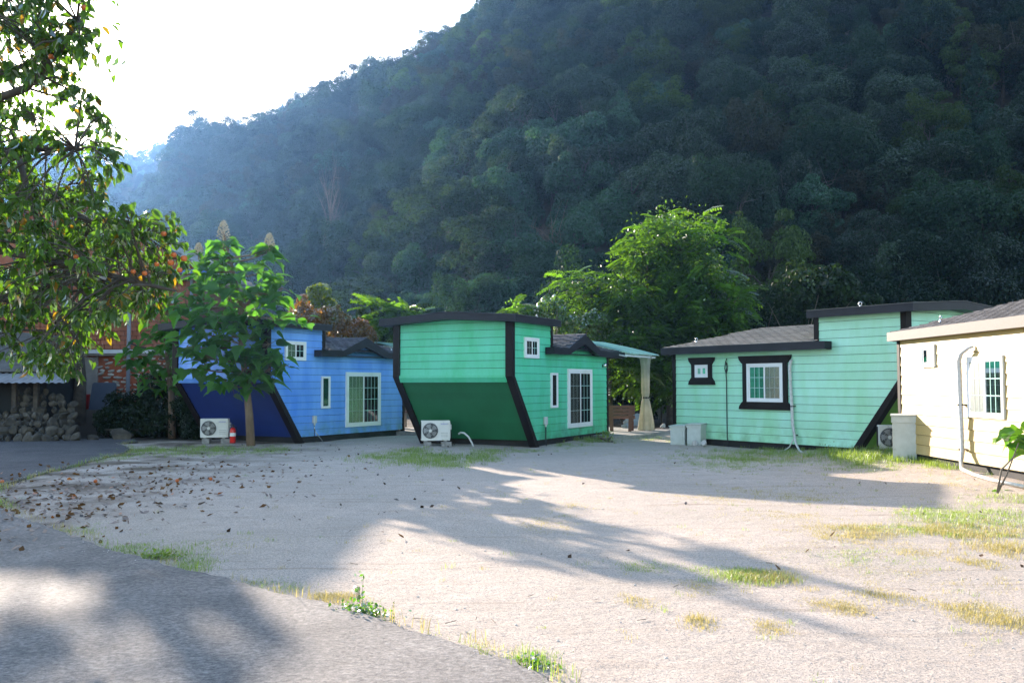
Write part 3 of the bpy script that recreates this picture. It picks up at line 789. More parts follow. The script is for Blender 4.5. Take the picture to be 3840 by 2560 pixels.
MB(s4).tube([(4.12, -.05, 2.33), (4.20, -.11, 2.30), (4.38, -.15, 2.22), (4.50, -.14, 2.08), (4.53, -.12, 1.9), (4.52, -.12, 1.3), (4.50, -.12, .6), (4.46, -.13, .38), (4.34, -.22, .19), (4.05, -.36, .1), (3.5, -.42, .05), (2.8, -.48, .03), (1.8, -.5, .03)], [.018, .03, .042, .045, .045, .043, .043, .04, .036, .034, .032, .03, .03], 8).build('drain_hose', M['pvc'], YEL, True)
for z in (1.25, .42): MB(s4).tube([(4.57, -.03, z), (4.51, -.172, z), (4.45, -.03, z)], .014, 6).build('pipe_clip', M['black'], YEL)
eye_bolt(YEL, (5.6, .05, 2.85), s4)
# ------------------------------------------------------------------ foliage tools
def unit(v): return v / np.maximum(np.linalg.norm(v, axis=-1, keepdims=True), 1e-9)

def crown_points(r, Rx, Rz, nl, n, lobe=(.34, .5), flat=1.0, bottom=-.45):
    """points and outward directions on many overlapping lobes of very uneven size"""
    nb_ = nl * 4
    d = unit(r.normal(size=(nl, 3))); rad = r.uniform(.35, .85, (nl, 1))
    lc = d * rad * np.array([Rx, Rx, Rz]) + r.normal(0, .08, (nl, 3)) * Rx; lc[:, 2] = np.where(lc[:, 2] < -Rz * .5, lc[:, 2] * .5, lc[:, 2])
    lr = r.uniform(lobe[0] * .75, lobe[1], nl) * Rx
    # small sprays standing out of the big lobes
    b = r.integers(0, nl, nb_); dd = unit(r.normal(size=(nb_, 3)) + np.array([0, 0, .5]))
    lc = np.concatenate([lc, lc[b] + dd * lr[b][:, None] * r.uniform(.75, 1.15, (nb_, 1))]); lr = np.concatenate([lr, lr[b] * r.uniform(.22, .5, nb_)])
    w = lr ** 2; w = w / w.sum()
    P, D = [], []; got = 0
    sq = np.array([1, 1, flat])
    while got < n:
        k = r.choice(len(lr), n * 2, p=w); dd = unit(r.normal(size=(n * 2, 3)) + np.array([0, 0, .25]))
        m = dd[:, 2] > bottom; dd = dd[m]; k = k[m]
        p = lc[k] + dd * (lr[k] * (1.04 - np.abs(r.normal(0, .16, len(k)))))[:, None] * sq
        keep = np.ones(len(p), bool)
        for q in range(nl): keep &= ~((np.linalg.norm((p - lc[q]) / sq, axis=1) < lr[q] * .66) & (k != q))
        P.append(p[keep]); D.append(dd[keep]); got += keep.sum()
    return np.concatenate(P)[:n], np.concatenate(D)[:n]

def quads(r, P, D, size, jitter=.8, aspect=.62, drop=0.0):
    """diamond-shaped leaves facing roughly D"""
    n = len(P)
    nrm = unit(D + r.normal(0, jitter, (n, 3)) * .6)
    a = unit(np.cross(nrm, unit(r.normal(size=(n, 3))))); 
    if drop: a = unit(a * (1 - drop) + np.array([0, 0, -1.0]) * drop); nrm = unit(np.cross(a, np.cross(nrm, a)))
    b = np.cross(nrm, a)
    s = (size * r.uniform(.65, 1.3, (n, 1)))
    V = np.stack([P - a * s * .5, P + b * s * aspect * .5 - a * s * .05 + nrm * s * .06, P + a * s * .5, P - b * s * aspect * .5 - a * s * .05 + nrm * s * .06], 1)
    return V.reshape(-1, 3), np.arange(n * 4).reshape(-1, 4)

def twiggy(r, H, R_, n1=7, n2=6, rad=.10, seg=5, mb=None, up=1.0):
    m = mb or MB()
    pts = [(0, 0, -.6), (r.normal(0, .05), r.normal(0, .05), H * .25), (r.normal(0, .15), r.normal(0, .15), H * .55), (r.normal(0, .25), r.normal(0, .25), H * .85)]
    m.tube(pts, [rad, rad * .8, rad * .5, rad * .15], seg)
    for i in range(n1):
        t = .25 + .55 * i / n1; a = r.uniform(0, 6.283); z = H * t * .95
        e = Vector((math.cos(a) * R_ * r.uniform(.55, .95), math.sin(a) * R_ * r.uniform(.55, .95), z + H * r.uniform(.1, .3) * up))
        b = Vector((0, 0, z)); mid = (b + e) / 2 + Vector((0, 0, .05 * H))
        m.tube([b, mid, e], [rad * .4, rad * .25, rad * .08], 4, cap=False)
        for k in range(n2):
            q = b.lerp(e, .4 + .6 * k / n2)
            f = q + Vector((r.normal(0, .22) * R_, r.normal(0, .22) * R_, abs(r.normal(0, .16)) * H))
            m.tube([q, f], [rad * .14, rad * .05], 3, cap=False)
    return m

# ------------------------------------------------------------------ wooded slope: kinds of trees
KINDS = []   # (kind name, crown mesh, trunk mesh, crown height)
def crown_mesh(name, seed, Rx, Rz, nl, n, size, mat, **k):
    r = np.random.default_rng(seed)
    P, D = crown_points(r, Rx, Rz, nl, n, **k)
    V, Q = quads(r, P, D, size)
    return np_mesh(name, V, Q, mat)
def cone_mesh(name, seed, Rx, H, n, size, mat):
    r = np.random.default_rng(seed)
    z = r.uniform(0, 1, n) ** 1.3; tier = (np.sin(z * 34) * .5 + .5) * .35 + .65
    a = r.uniform(0, 6.283, n); rad = Rx * (1 - z) ** .8 * tier * r.uniform(.55, 1, n) * (1 + .2 * np.sin(a * 5 + z * 20))
    P = np.stack([np.cos(a) * rad, np.sin(a) * rad, z * H - H / 2], 1); D = np.stack([np.cos(a), np.sin(a), np.full(n, .5)], 1)
    V, Q = quads(r, P, unit(D), size, aspect=.4)
    return np_mesh(name, V, Q, mat)
trunk0 = twiggy(np.random.default_rng(3), 5.5, 2.2, 6, 3, .16).mesh('trunk', M['bark_dark'], True)
KD = {
 'grey-green oak': [crown_mesh('crown', 11, 3.1, 3.0, 16, 14688, 0.161, FOREST['grey_green']), crown_mesh('crown', 12, 2.8, 3.4, 18, 14688, 0.152, FOREST['grey_green'])],
 'dense dark green tree': [crown_mesh('crown', 21, 3.2, 2.7, 14, 15504, 0.152, FOREST['dark'], lobe=(.36, .52)), crown_mesh('crown', 22, 2.6, 3.3, 14, 13872, 0.143, FOREST['dark'])],
 'yellowish green tree': [crown_mesh('crown', 31, 2.7, 3.1, 20, 13872, 0.143, FOREST['yellow'], lobe=(.26, .40), flat=.7)],
 'mound of climbing vines': [crown_mesh('crown', 41, 3.6, 2.1, 11, 18768, 0.179, FOREST['vine'], lobe=(.38, .55), flat=.8), crown_mesh('crown', 42, 2.4, 3.2, 10, 15504, 0.170, FOREST['vine'], lobe=(.4, .6))],
 'brownish turning tree': [crown_mesh('crown', 51, 2.7, 2.6, 18, 13056, 0.143, FOREST['brown'], lobe=(.26, .42))],
 'dark pointed conifer': [cone_mesh('crown', 61, 2.3, 7.5, 8000, .24, FOREST['dark'])],
}
bare = twiggy(np.random.default_rng(9), 7.0, 2.4, 12, 9, .12, up=1.3).mesh('branches', M['bark_pale'], True)
CZ = {'dark pointed conifer': 4.2, 'mound of climbing vines': 2.0}

# scatter over the slope
cand = []
r = np.random.default_rng(5)
y = 47.0
while y < 262:
    step = 3.5 + y * .011
    x = -140.0
    while x < 110:
        X, Y = x + r.uniform(-.5, .5) * step, y + r.uniform(-.5, .5) * step
        x += step
        fy = float(np.interp(X, FX, FY)); ry = float(np.interp(X, RX, RY))
        if Y < min(fy + 1.5, max(60, fy - 28)) or Y > ry + 9 or abs(X) > .66 * Y + 8: continue
        cand.append((X, Y, step))
    y += step * .82
cand.sort(key=lambda c: math.hypot(c[0], c[1]))
def pick(X, Y, r):
    t = r.uniform(); v = .5 + .5 * math.sin(X * .07 + 1.0 + math.sin(Y * .05) * 2)
    low = Y < 95 and X < 12
    if low and v > .25: return 'mound of climbing vines' if t < .6 else ('dense dark green tree' if t < .75 else 'grey-green oak')
    if t < .40: return 'grey-green oak'
    if t < .66: return 'dense dark green tree'
    if t < .80: return 'yellowish green tree' if X > -20 else 'grey-green oak'
    if t < .87: return 'mound of climbing vines'
    if t < .97 or Y > 110: return 'brownish turning tree'
    return 'dark pointed conifer'
FRONT = [(560, 'behind the brick house'), (900, 'above the young heart-leaved tree'), (1180, "above the blue cabin's tall end"), (1480, "above the blue cabin's low roof"), (1720, "above the green cabin's stern"), (2080, "above the green cabin's tall roof"), (2330, 'left of the big leafy tree'), (2600, 'over the big leafy tree'), (2850, "above the mint cabin's small window"), (3080, "above the mint cabin's large window"), (3400, "above the mint cabin's tall end"), (9999, 'above the yellow cabin')]
stuff = []; nind = 0; SRC = {}
for X, Y, st in cand:
    k = pick(X, Y, r); ms = KD[k]; me = ms[int(r.integers(0, len(ms)))]
    s = st / 4.9 * r.uniform(.7, 1.45); z = float(hill(X, Y))
    cz = CZ.get(k, 3.4) * s
    inview = abs(X) < .56 * Y
    if nind < 215 and inview:
        xa = 1920 + X / Y * 3500
        wh = next(t for lim, t in FRONT if xa < lim)
        size_ = ''
        row = 'at the slope foot' if Y < 56 else ('low on the slope' if Y < 66 else ('partway up' if Y < 78 else 'higher up the slope'))
        if s * 4.9 / st < .92: size_ = 'small '
        elif s * 4.9 / st > 1.22: size_ = 'large '
        root = empty('tree', (X, Y, z), r.uniform(0, 6.283), f'{size_}{k} {row} {wh}', 'tree', f'trees like the {size_}{k} {row} {wh}')
        sc_ = (s * r.uniform(.85, 1.15), s, s * r.uniform(.8, 1.3))
        c = link('crown', me, root, (0, 0, cz), None, sc_)
        link('trunk', trunk0, root, None, None, s)
        SRC.setdefault(me.name, c); nind += 1
    else:
        stuff.append((X, Y, z + cz, me.name, s, r.uniform(0, 6.283)))
for me in [m for ms in KD.values() for m in ms]:
    if me.name not in SRC:
        X, Y, z, nm, s, a = next(q for q in stuff if q[3] == me.name) if any(q[3] == me.name for q in stuff) else (30, 70, float(hill(30, 70)) + 3, me.name, 1, 0)
        root = empty('tree', (X, Y, z), a, 'tree of an odd shape on the upper wooded slope', 'tree', 'trees on the upper slope'); SRC[me.name] = link('crown', me, root, (0, 0, 0), None, s)
names = sorted(SRC)
# the far ridge
for q in range(1000):
    X, Y = r.uniform(-330, -60), r.uniform(375, 440)
    if not (-.62 * Y < X < -.2 * Y): continue
    stuff.append((X, Y, float(dhill(X, Y)) + 2.6, names[int(r.integers(0, len(names)))], r.uniform(.9, 1.4), r.uniform(0, 6.283)))
pm = bpy.data.meshes.new('woodland'); pm.vertices.add(len(stuff))
pm.vertices.foreach_set('co', np.array([q[:3] for q in stuff], dtype=np.float32).ravel())
for an, ty, dat in (('kid', 'INT', [names.index(q[3]) for q in stuff]), ('siz', 'FLOAT', [q[4] for q in stuff]), ('ang', 'FLOAT', [q[5] for q in stuff])):
    at_ = pm.attributes.new(an, ty, 'POINT'); at_.data.foreach_set('value', np.array(dat, dtype=np.int32 if ty == 'INT' else np.float32))
wood = link('woodland', pm); tag(wood, 'dense mixed wood covering the upper mountainside', kind='stuff')
ng = bpy.data.node_groups.new('woodland', 'GeometryNodeTree')
ng.interface.new_socket('Geometry', in_out='INPUT', socket_type='NodeSocketGeometry')
ng.interface.new_socket('Geometry', in_out='OUTPUT', socket_type='NodeSocketGeometry')
gi, go = ng.nodes.new('NodeGroupInput'), ng.nodes.new('NodeGroupOutput')
jn = ng.nodes.new('GeometryNodeJoinGeometry')
def nattr(nm, ty):
    a = ng.nodes.new('GeometryNodeInputNamedAttribute'); a.data_type = ty; a.inputs['Name'].default_value = nm
    return next(o for o in a.outputs if o.enabled)
kid, siz, ang = nattr('kid', 'INT'), nattr('siz', 'FLOAT'), nattr('ang', 'FLOAT')
cx_ = ng.nodes.new('ShaderNodeCombineXYZ'); ng.links.new(ang, cx_.inputs[2])
for i, nm in enumerate(names):
    oi = ng.nodes.new('GeometryNodeObjectInfo'); oi.transform_space = 'ORIGINAL'; oi.inputs['Object'].default_value = SRC[nm]; oi.inputs['As Instance'].default_value = True
    ip = ng.nodes.new('GeometryNodeInstanceOnPoints')
    cmp_ = ng.nodes.new('FunctionNodeCompare'); cmp_.data_type = 'INT'; cmp_.operation = 'EQUAL'
    ins_ = [s for s in cmp_.inputs if s.enabled]
    ng.links.new(kid, ins_[0]); ins_[1].default_value = i
    ng.links.new(gi.outputs[0], ip.inputs['Points']); ng.links.new(cmp_.outputs[0], ip.inputs['Selection'])
    ng.links.new(oi.outputs['Geometry'], ip.inputs['Instance'])
    ng.links.new(cx_.outputs[0], ip.inputs['Rotation']); ng.links.new(siz, ip.inputs['Scale'])
    ng.links.new(ip.outputs[0], jn.inputs[0])
ng.links.new(jn.outputs[0], go.inputs[0])
md = wood.modifiers.new('scatter', 'NODES'); md.node_group = ng
# leafless trees on the slope
for px, py, Y, s, lb in ((2075, 1130, 62, .95, 'pale leafless tree above the roof of the green cabin'), (1240, 640, 105, .9, 'thin dead tree on the slope above the blue cabin'), (2450, 540, 105, 1.0, 'slim dead tree high above the big leafy tree'), (2390, 840, 90, 1.0, 'grey bare-branched tree left of the big leafy tree top'), (2190, 830, 90, 1.1, 'broad bare tree on the slope above the green cabin roof')):
    p = at(px, py, Y); root = empty('bare_tree', (p.x, Y, float(hill(p.x, Y)) - .2), r.uniform(0, 6), lb, 'tree')
    zz = max(p.z - root.location.z, 5.0)
    link('branches', bare, root, None, None, (s, s, zz / 7.0))

# ------------------------------------------------------------------ near leaves
def leaf_mesh(name, mat, shape, fold=.12, droop=.25, rows=None):
    """one blade: midrib along +X, outline given as (x, halfwidth)"""
    V, Fc = [], []
    for x, w in shape:
        z = -droop * x * x
        V += [(x, 0, z), (x, w, z + w * fold * 2), (x, -w, z + w * fold * 2)]
    for i in range(len(shape) - 1):
        a, b = i * 3, i * 3 + 3
        Fc += [(a, b, b + 1, a + 1), (a, a + 2, b + 2, b)]
    me = bpy.data.meshes.new(name); me.from_pydata(V, [], Fc); me.materials.append(mat); me.update()
    return me
OV = [(0, .012), (.16, .17), (.42, .25), (.72, .17), (1.0, .0)]
HEART = [(-.10, .16), (.0, .34), (.18, .46), (.34, .40), (.46, .44), (.62, .24), (.8, .14), (1.02, .0)]

def basis(d, n):
    x = Vector(d).normalized(); n = Vector(n); y = n.cross(x)
    if y.length < 1e-3: y = Vector((0, 1, 0)).cross(x)
    y.normalize(); z = x.cross(y)
    return Matrix((x, y, z)).transposed()

def join_leaves(name, me, xf, parent, mat, kind='stuff'):
    """many copies of a blade joined into one mesh (for those too many to be single parts)"""
    V0 = np.array([v.co[:] for v in me.vertices]); F0 = np.array([p.vertices[:] for p in me.polygons])
    n = len(xf)
    A = np.array([[list(row) for row in m] for m in xf])  # n,4,4
    V = np.einsum('nij,vj->nvi', A[:, :3, :3], V0) + A[:, None, :3, 3]
    Fc = (F0[None] + (np.arange(n) * len(V0))[:, None, None]).reshape(-1, F0.shape[1])
    o = link(name, np_mesh(name, V.reshape(-1, 3), Fc, mat), parent)
    if kind: o['kind'] = kind
    return o

def rotm(d, n, p, s):
    return Matrix.Translation(p) @ basis(d, n).to_4x4() @ Matrix.Scale(s, 4)

# persimmon tree: trunk outside the left edge, limbs reaching in front of the lens
PT = Vector((-8.9, 11.8, 0))
per = empty('persimmon_tree', PT, 0, 'large persimmon tree with drooping leafy boughs and orange fruit hanging in from the left', 'tree')
def rel(p): return Vector(p) - PT
tr = MB(); tr.tube([(0, 0, -.1), (.05, 0, 1.2), (.25, -.1, 2.4), (.5, -.1, 3.6), (.7, -.1, 5.2), (.8, -.2, 7.0)], [.26, .22, .2, .17, .12, .06], 10)
tr.build('trunk', M['bark_dark'], per, True)
LIMBS = [
 [(-8.65, 11.7, 2.6), at(-250, 700, 11.2), at(60, 560, 10.8), at(170, 930, 10.6), at(330, 1120, 10.4)],
 [(-8.4, 11.7, 3.4), at(-200, 900, 11.0), at(120, 960, 10.6), at(330, 1010, 10.3), at(520, 1060, 10.0), at(660, 1090, 9.9)],
 [(-8.2, 11.7, 4.6), at(-150, 420, 11.2), at(100, 330, 10.6), at(240, 170, 10.2), at(300, 60, 10.0)],
 [(-8.2, 11.7, 5.0), at(-100, 200, 11.4), at(80, 40, 11.0), at(260, -60, 10.6)],
 [(-8.5, 11.7, 3.0), at(-200, 1050, 11.6), at(50, 1130, 11.2), at(240, 1200, 11.0), at(300, 1290, 10.8)],
 [(-8.3, 11.7, 4.0), at(-150, 640, 10.8), at(150, 560, 10.2), at(310, 560, 9.9)],
 [(-8.3, 11.7, 4.2), at(-60, 700, 11.4), at(200, 760, 11.0), at(400, 860, 10.6), at(560, 900, 10.4)],
]
tips = []
for L in LIMBS:
    P = [rel(p) for p in L]; n = len(P)
    MB().tube(P, [.062 * (1 - i / (n - .6)) + .010 for i in range(n)], 7).build('limb', M['bark_dark'], per, True)
    for i in range(1, n):
        for k in range(6): tips.append(P[i - 1].lerp(P[i], k / 6))
def region(px, py):
    """where the photo shows persimmon foliage"""
    if py < 300: lim = 375 - .05 * py if py < 180 else 350
    elif py < 420: lim = 350 + (py - 300) * .2
    elif py < 640: lim = 400 + 95 * math.sin((py - 400) / 240 * 3.14)
    elif py < 760: lim = 420 + (py - 640) * .3
    elif py < 1150: lim = 560 + 150 * math.sin((py - 740) / 420 * 3.14)
    elif py < 1250: lim = 430
    else: lim = 330
    return px < lim
cl = []
rr = random.Random(4)
while len(cl) < 212:
    px, py = rr.uniform(-160, 720), rr.uniform(-60, 1345)
    if not region(px + 25, py): continue
    if math.hypot(px - 205, py - 395) < 95: continue
    if 470 < py < 640 and 60 < px < 330 and rr.random() < .6: continue
    if 1230 < py and not (120 < px < 300 or 360 < px < 400) and rr.random() < .5: continue
    if any(math.hypot(px - c[0], py - c[1]) < 28 for c in cl): continue
    cl.append((px, py, rr.uniform(9.2, 11.8)))
tw = MB(); xf = []; fr = []
for px, py, Y in cl:
    c = rel(at(px, py, Y)); b = min(tips, key=lambda q: (q - c).length)
    mid = (b + c) / 2 + Vector((0, 0, .08))
    tw.tube([b, mid, c], [.016, .011, .006], 4, cap=False)
    nt_ = rr.randint(5, 7)
    for t in range(nt_):
        q = c + Vector((rr.gauss(0, .16), rr.gauss(0, .16), rr.uniform(-.26, .12)))
        tw.tube([c.lerp(b, rr.uniform(0, .4)), q], [.006, .004], 3, cap=False)
        ln = rr.randint(5, 8); dirb = (q - c).normalized() if (q - c).length > .02 else Vector((1, 0, 0))
        for k in range(ln):
            pp = c.lerp(q, .35 + .75 * k / ln); a = rr.uniform(0, 6.283)
            d = Vector((math.cos(a) * .7, math.sin(a) * .7, rr.uniform(-1.1, .0))) + dirb * .4
            xf.append((rotm(d, (rr.gauss(0, .5), rr.gauss(0, .5), .8), pp, rr.uniform(.07, .135)), pp))
    if rr.random() < .2: fr.append(c + Vector((rr.gauss(0, .1), rr.gauss(0, .1), -.12)))
tw.build('twigs', M['bark_dark'], per, True)['kind'] = 'stuff'
plm = leaf_mesh('leaf', M['persim'], OV, .16, .35)
# the leaves on the outside of the crown and nearest the lens become single parts
xf.sort(key=lambda q: (q[1] + PT).y)
for m, p in xf[:300]:
    o = link('leaf', plm, per); o.matrix_local = m
join_leaves('foliage', plm, [m for m, p in xf[300:]], per, M['persim'])
fm = MB().lathe([(.004, -.028), (.022, -.024), (.030, -.006), (.029, .008), (.018, .022), (.004, .024)], seg=10).mesh('fruit', M['fruit'], True)
for px, py, Y in ((1, 0, 0),) * 0 + tuple((x, y, 9.8) for x, y in [(652, 955), (500, 1018), (542, 1024), (614, 876), (640, 984), (588, 990), (320, 1028), (285, 962), (64, 1008), (110, 12), (124, 12), (316, 30), (690, 968), (674, 1012)]):
    p = rel(at(px, py, Y)); f = link('fruit', fm, per, p, None, rr.uniform(.9, 1.2))
for c in fr[:3]: link('fruit', fm, per, c, None, rr.uniform(.85, 1.1))

# young paulownia in front of the blue cabin, and a second one behind it to the left
pbl = [leaf_mesh('leaf', M['paulo'], HEART, .12, .28), leaf_mesh('leaf', M['paulo'], [(x, w * (.92 if i % 2 else 1.05)) for i, (x, w) in enumerate(HEART)], .2, .42)]
def paulownia(base, label, trunkpts, spine, cls, nleaf, size, seed, single=300, panicles=()):
    r_ = random.Random(seed); B = Vector(base)
    t = empty('young_tree', B, 0, label, 'tree')
    P = [Vector(p) - B for p in trunkpts]; n = len(P)
    MB().tube(P, [.13 * (1 - .8 * i / (n - 1)) for i in range(n)], 10).build('trunk', M['bark_pale'], t, True)
    xf = []; m = MB(); nodes = []
    for a, b in zip(P[:-1], P[1:]):
        for k in range(8): nodes.append(a.lerp(b, k / 8))
    for cx, cy, cY, rad, w in cls:
        c = at(cx, cy, cY) - B; b = min(nodes, key=lambda q: (q - c).length + (max(0, q.z - c.z) * 1.5))
        m.tube([b, (b + c) / 2 + Vector((0, 0, -.05)), c], [.035, .025, .012], 5, cap=False)
        for k in range(int(nleaf * w)):
            while True:
                o = Vector((r_.uniform(-1, 1), r_.uniform(-1, 1), r_.uniform(-1, 1)))
                if o.length < 1: break
            q = c + o * rad; a = r_.uniform(0, 6.283)
            out = Vector((o.x, o.y, 0)) * 1.2 + Vector((math.cos(a), math.sin(a), 0)) * .7
            d = out.normalized() + Vector((0, 0, r_.uniform(-.65, .15)))
            xf.append(rotm(d, (r_.gauss(0, .35), r_.gauss(0, .35), 1), q, size * r_.uniform(.6, 1.15)))
            if k % 3 == 0: m.tube([c, q], [.012, .005], 3, cap=False)
    m.build('branches', M['bark_pale'], t, True)
    r_.shuffle(xf)
    for i, x in enumerate(xf[:single]):
        o = link('leaf', pbl[i % 2], t); o.matrix_local = x
    if len(xf) > single: join_leaves('foliage', pbl[0], xf[single:], t, M['paulo'])
    for px, py, Y, h in panicles:
        c = at(px, py, Y) - B; mp = MB(); mp.tube([c - Vector((0, 0, h * .8)), c + Vector((0, 0, h * .5))], [.02, .008], 5)
        for k in range(46):
            z = k / 46; a = k * 2.4; rd = h * .26 * (1 - z * z) + .03
            q = c + Vector((math.cos(a) * rd, math.sin(a) * rd, -h * .45 + h * z + rd * .4)); b = c + Vector((0, 0, -h * .5 + h * z))
            mp.tube([b, q], [.006, .006], 3, cap=False); mp.lathe([(.004, -.03), (.026, 0), (.004, .03)], tuple(q), 5)
        mp.build('flower_panicle', M['panicle'], t, True)
    return t
Y0 = 26.4
C1 = [(838, 905, Y0, .2, .3), (1008, 935, Y0, .22, .3), (750, 965, Y0, .2, .25), (835, 930, Y0, .32, .5), (815, 985, Y0, .42, .7), (1000, 950, Y0, .35, .55), (985, 1020, Y0, .5, .9), (880, 1040, Y0 - .2, .6, 1.1), (760, 1010, Y0 + .2, .45, .7), (740, 1080, Y0, .55, .9), (700, 1150, Y0, .5, .8), (860, 1130, Y0 - .3, .7, 1.4), (990, 1100, Y0 - .2, .6, 1.1), (1060, 1080, Y0, .4, .5), (820, 1210, Y0 - .4, .8, 1.7), (960, 1190, Y0 - .3, .6, 1.1), (1060, 1200, Y0 - .2, .35, .4), (1130, 1185, Y0 - .2, .3, .3), (740, 1250, Y0 - .2, .6, 1.0), (900, 1290, Y0 - .5, .7, 1.5), (1010, 1290, Y0 - .4, .4, .6), (790, 1340, Y0 - .4, .6, 1.2), (920, 1380, Y0 - .5, .6, 1.2), (1010, 1390, Y0 - .5, .4, .6), (1075, 1370, Y0 - .5, .22, .25), (800, 1420, Y0 - .4, .45, .6), (960, 1430, Y0 - .4, .4, .7), (870, 1440, Y0 - .5, .45, .6), (1040, 1330, Y0 - .4, .4, .5), (700, 1300, Y0 - .2, .5, .6), (720, 1380, Y0 - .3, .4, .5)]
paulownia((-7.36, Y0, 0), 'young tree with big heart-shaped leaves and pale flower spikes in front of the blue cabin', [(-7.36, Y0, -.05), at(935, 1560, Y0), at(925, 1450, Y0), at(905, 1300, Y0), at(905, 1150, Y0), at(870, 1000, Y0), at(838, 870, Y0)], None, C1, 21, .45, 3, 300,
          [(838, 868, Y0, .55), (1010, 908, Y0, .45), (745, 938, Y0, .35)])
C2 = [(620, 1180, 29.5, .6, 1), (560, 1260, 29.5, .6, 1), (660, 1260, 29.3, .6, 1), (600, 1340, 29.3, .7, 1.2), (520, 1350, 29.5, .5, .8), (690, 1350, 29.0, .5, .8), (640, 1420, 29.2, .5, .9), (560, 1430, 29.4, .4, .6), (700, 1430, 29.0, .4, .6), (650, 1120, 29.5, .4, .5)]
paulownia((-11.0, 30.3, 0), 'smaller broad-leaved sapling in the shade between the brick house and the blue cabin', [(-11.0, 30.3, 0), (-10.9, 29.9, 1.4), at(620, 1260, 29.6), at(630, 1130, 29.5)], None, C2, 20, .44, 8, 150)

# trees with feathered leaves behind the cabins
def frond_mesh(name, mat, pairs=9, L=.95, droop=.5, seed=0):
    r_ = random.Random(seed); V, Fc = [], []
    V += [(0, -.006, 0), (0, .006, 0)]; 
    ns = 8
    for i in range(1, ns + 1):
        x = i / ns; V += [(x, -.005, -droop * x * x), (x, .005, -droop * x * x)]
    for i in range(ns): Fc.append((2 * i, 2 * i + 2, 2 * i + 3, 2 * i + 1))
    for k in range(pairs):
        x = .18 + .8 * k / (pairs - 1); z = -droop * x * x; ln = .33 * (1 - .45 * abs(x - .5) * 1.3)
        for sg in (-1, 1):
            dx, dz = .10 + r_.uniform(-.03, .03), -.10 + r_.uniform(-.06, .03); n = len(V); w = .072
            V += [(x, 0, z), (x + dx * .4 + w, sg * ln * .5, z + dz * .3), (x + dx, sg * ln, z + dz), (x + dx * .4 - w, sg * ln * .5, z + dz * .3 + .01)]
            Fc.append((n, n + 1, n + 2, n + 3))
    me = bpy.data.meshes.new(name); me.from_pydata(V, [], Fc); me.materials.append(mat); me.update(); return me
frm = [frond_mesh('leaf', M['ailan'], 9, droop=.45, seed=1), frond_mesh('leaf', M['ailan'], 10, droop=.75, seed=2)]
def feather_tree(base, label, trunks, cls, nf, size, seed, single, filler=0, bark='bark'):
    r_ = random.Random(seed); B = Vector(base)
    t = empty('tree', B, 0, label, 'tree')
    m = MB(); nodes = []
    for T in trunks:
        P = [Vector(p) - B for p in T]; n = len(P)
        m.tube(P, [.2 * (1 - .8 * i / (n - 1)) * (1 if T is trunks[0] else .6) for i in range(n)], 9)
        for a, b in zip(P[:-1], P[1:]):
            for k in range(6): nodes.append(a.lerp(b, k / 6))
    m.build('trunk', M[bark], t, True)
    m = MB(); xf = []; fp = []
    for cx, cy, cY, rad in cls:
        c = at(cx, cy, cY) - B; b = min(nodes, key=lambda q: (q - c).length + (max(0, q.z - c.z) * 2))
        m.tube([b, (b + c) / 2 + Vector((0, 0, -.1)), c], [.05, .035, .015], 5, cap=False)
        for k in range(nf):
            while True:
                o = Vector((r_.uniform(-1, 1), r_.uniform(-1, 1), r_.uniform(-.9, 1)))
                if .25 < o.length < 1: break
            q = c + o * rad * .75; a = r_.uniform(0, 6.283)
            d = Vector((o.x, o.y, .25 * o.z)).normalized() + Vector((math.cos(a), math.sin(a), 0)) * .5 + Vector((0, 0, r_.uniform(-.15, .45)))
            xf.append((rotm(d, (r_.gauss(0, .25), r_.gauss(0, .25), 1), q, size * r_.uniform(.65, 1.15)), o.length, q))
        for k in range(filler):
            o = Vector((r_.gauss(0, .5), r_.gauss(0, .5), r_.gauss(0, .5))) * rad; fp.append(c + o)
    m.build('branches', M[bark], t, True)
    xf.sort(key=lambda q: q[2].y - 1.3 * q[2].z)
    for i, x in enumerate(xf[:single]):
        o = link('leaf', frm[i % 2], t); o.matrix_local = x[0]
    if len(xf) > single: join_leaves('foliage', frm[0], [x[0] for x in xf[single:]], t, M['ailan'])if False else None
    if len(xf) > single:
        a_ = [x[0] for x in xf[single:]]; me = frm[0]
        V0 = np.array([v.co[:] for v in me.vertices]); F0 = np.array([p.vertices[:] for p in me.polygons]); A = np.array([[list(row) for row in q] for q in a_])
        V = (np.einsum('nij,vj->nvi', A[:, :3, :3], V0) + A[:, None, :3, 3]).reshape(-1, 3); Fc = (F0[None] + (np.arange(len(a_)) * len(V0))[:, None, None]).reshape(-1, 4)
        link('foliage', np_mesh('foliage', V, Fc, M['ailan']), t)['kind'] = 'stuff'
    if fp:
        rq = np.random.default_rng(seed); P = np.array([p[:] for p in fp]); D = unit(rq.normal(size=P.shape) + np.array([0, -.3, .5]))
        V, Q = quads(rq, P, D, .17, aspect=.45)
        link('inner_leaves', np_mesh('inner_leaves', V, Q, M['ailan']), t)['kind'] = 'stuff'
    return t
rb = random.Random(12)
def fill_cls(poly, n, Ya, Yb, rad):
    xs = [p[0] for p in poly]; ys = [p[1] for p in poly]; out = []
    def inside(x, y):
        c = False
        for i in range(len(poly)):
            (x1, y1), (x2, y2) = poly[i - 1], poly[i]
            if (y1 > y) != (y2 > y) and x < (x2 - x1) * (y - y1) / (y2 - y1) + x1: c = not c
        return c
    tries = 0
    while len(out) < n and tries < 9000:
        tries += 1
        x, y = rb.uniform(min(xs), max(xs)), rb.uniform(min(ys), max(ys))
        if inside(x, y) and all(math.hypot(x - q[0], y - q[1]) > 26 for q in out): out.append((x, y, rb.uniform(Ya, Yb), rad * rb.uniform(.8, 1.2)))
    return out
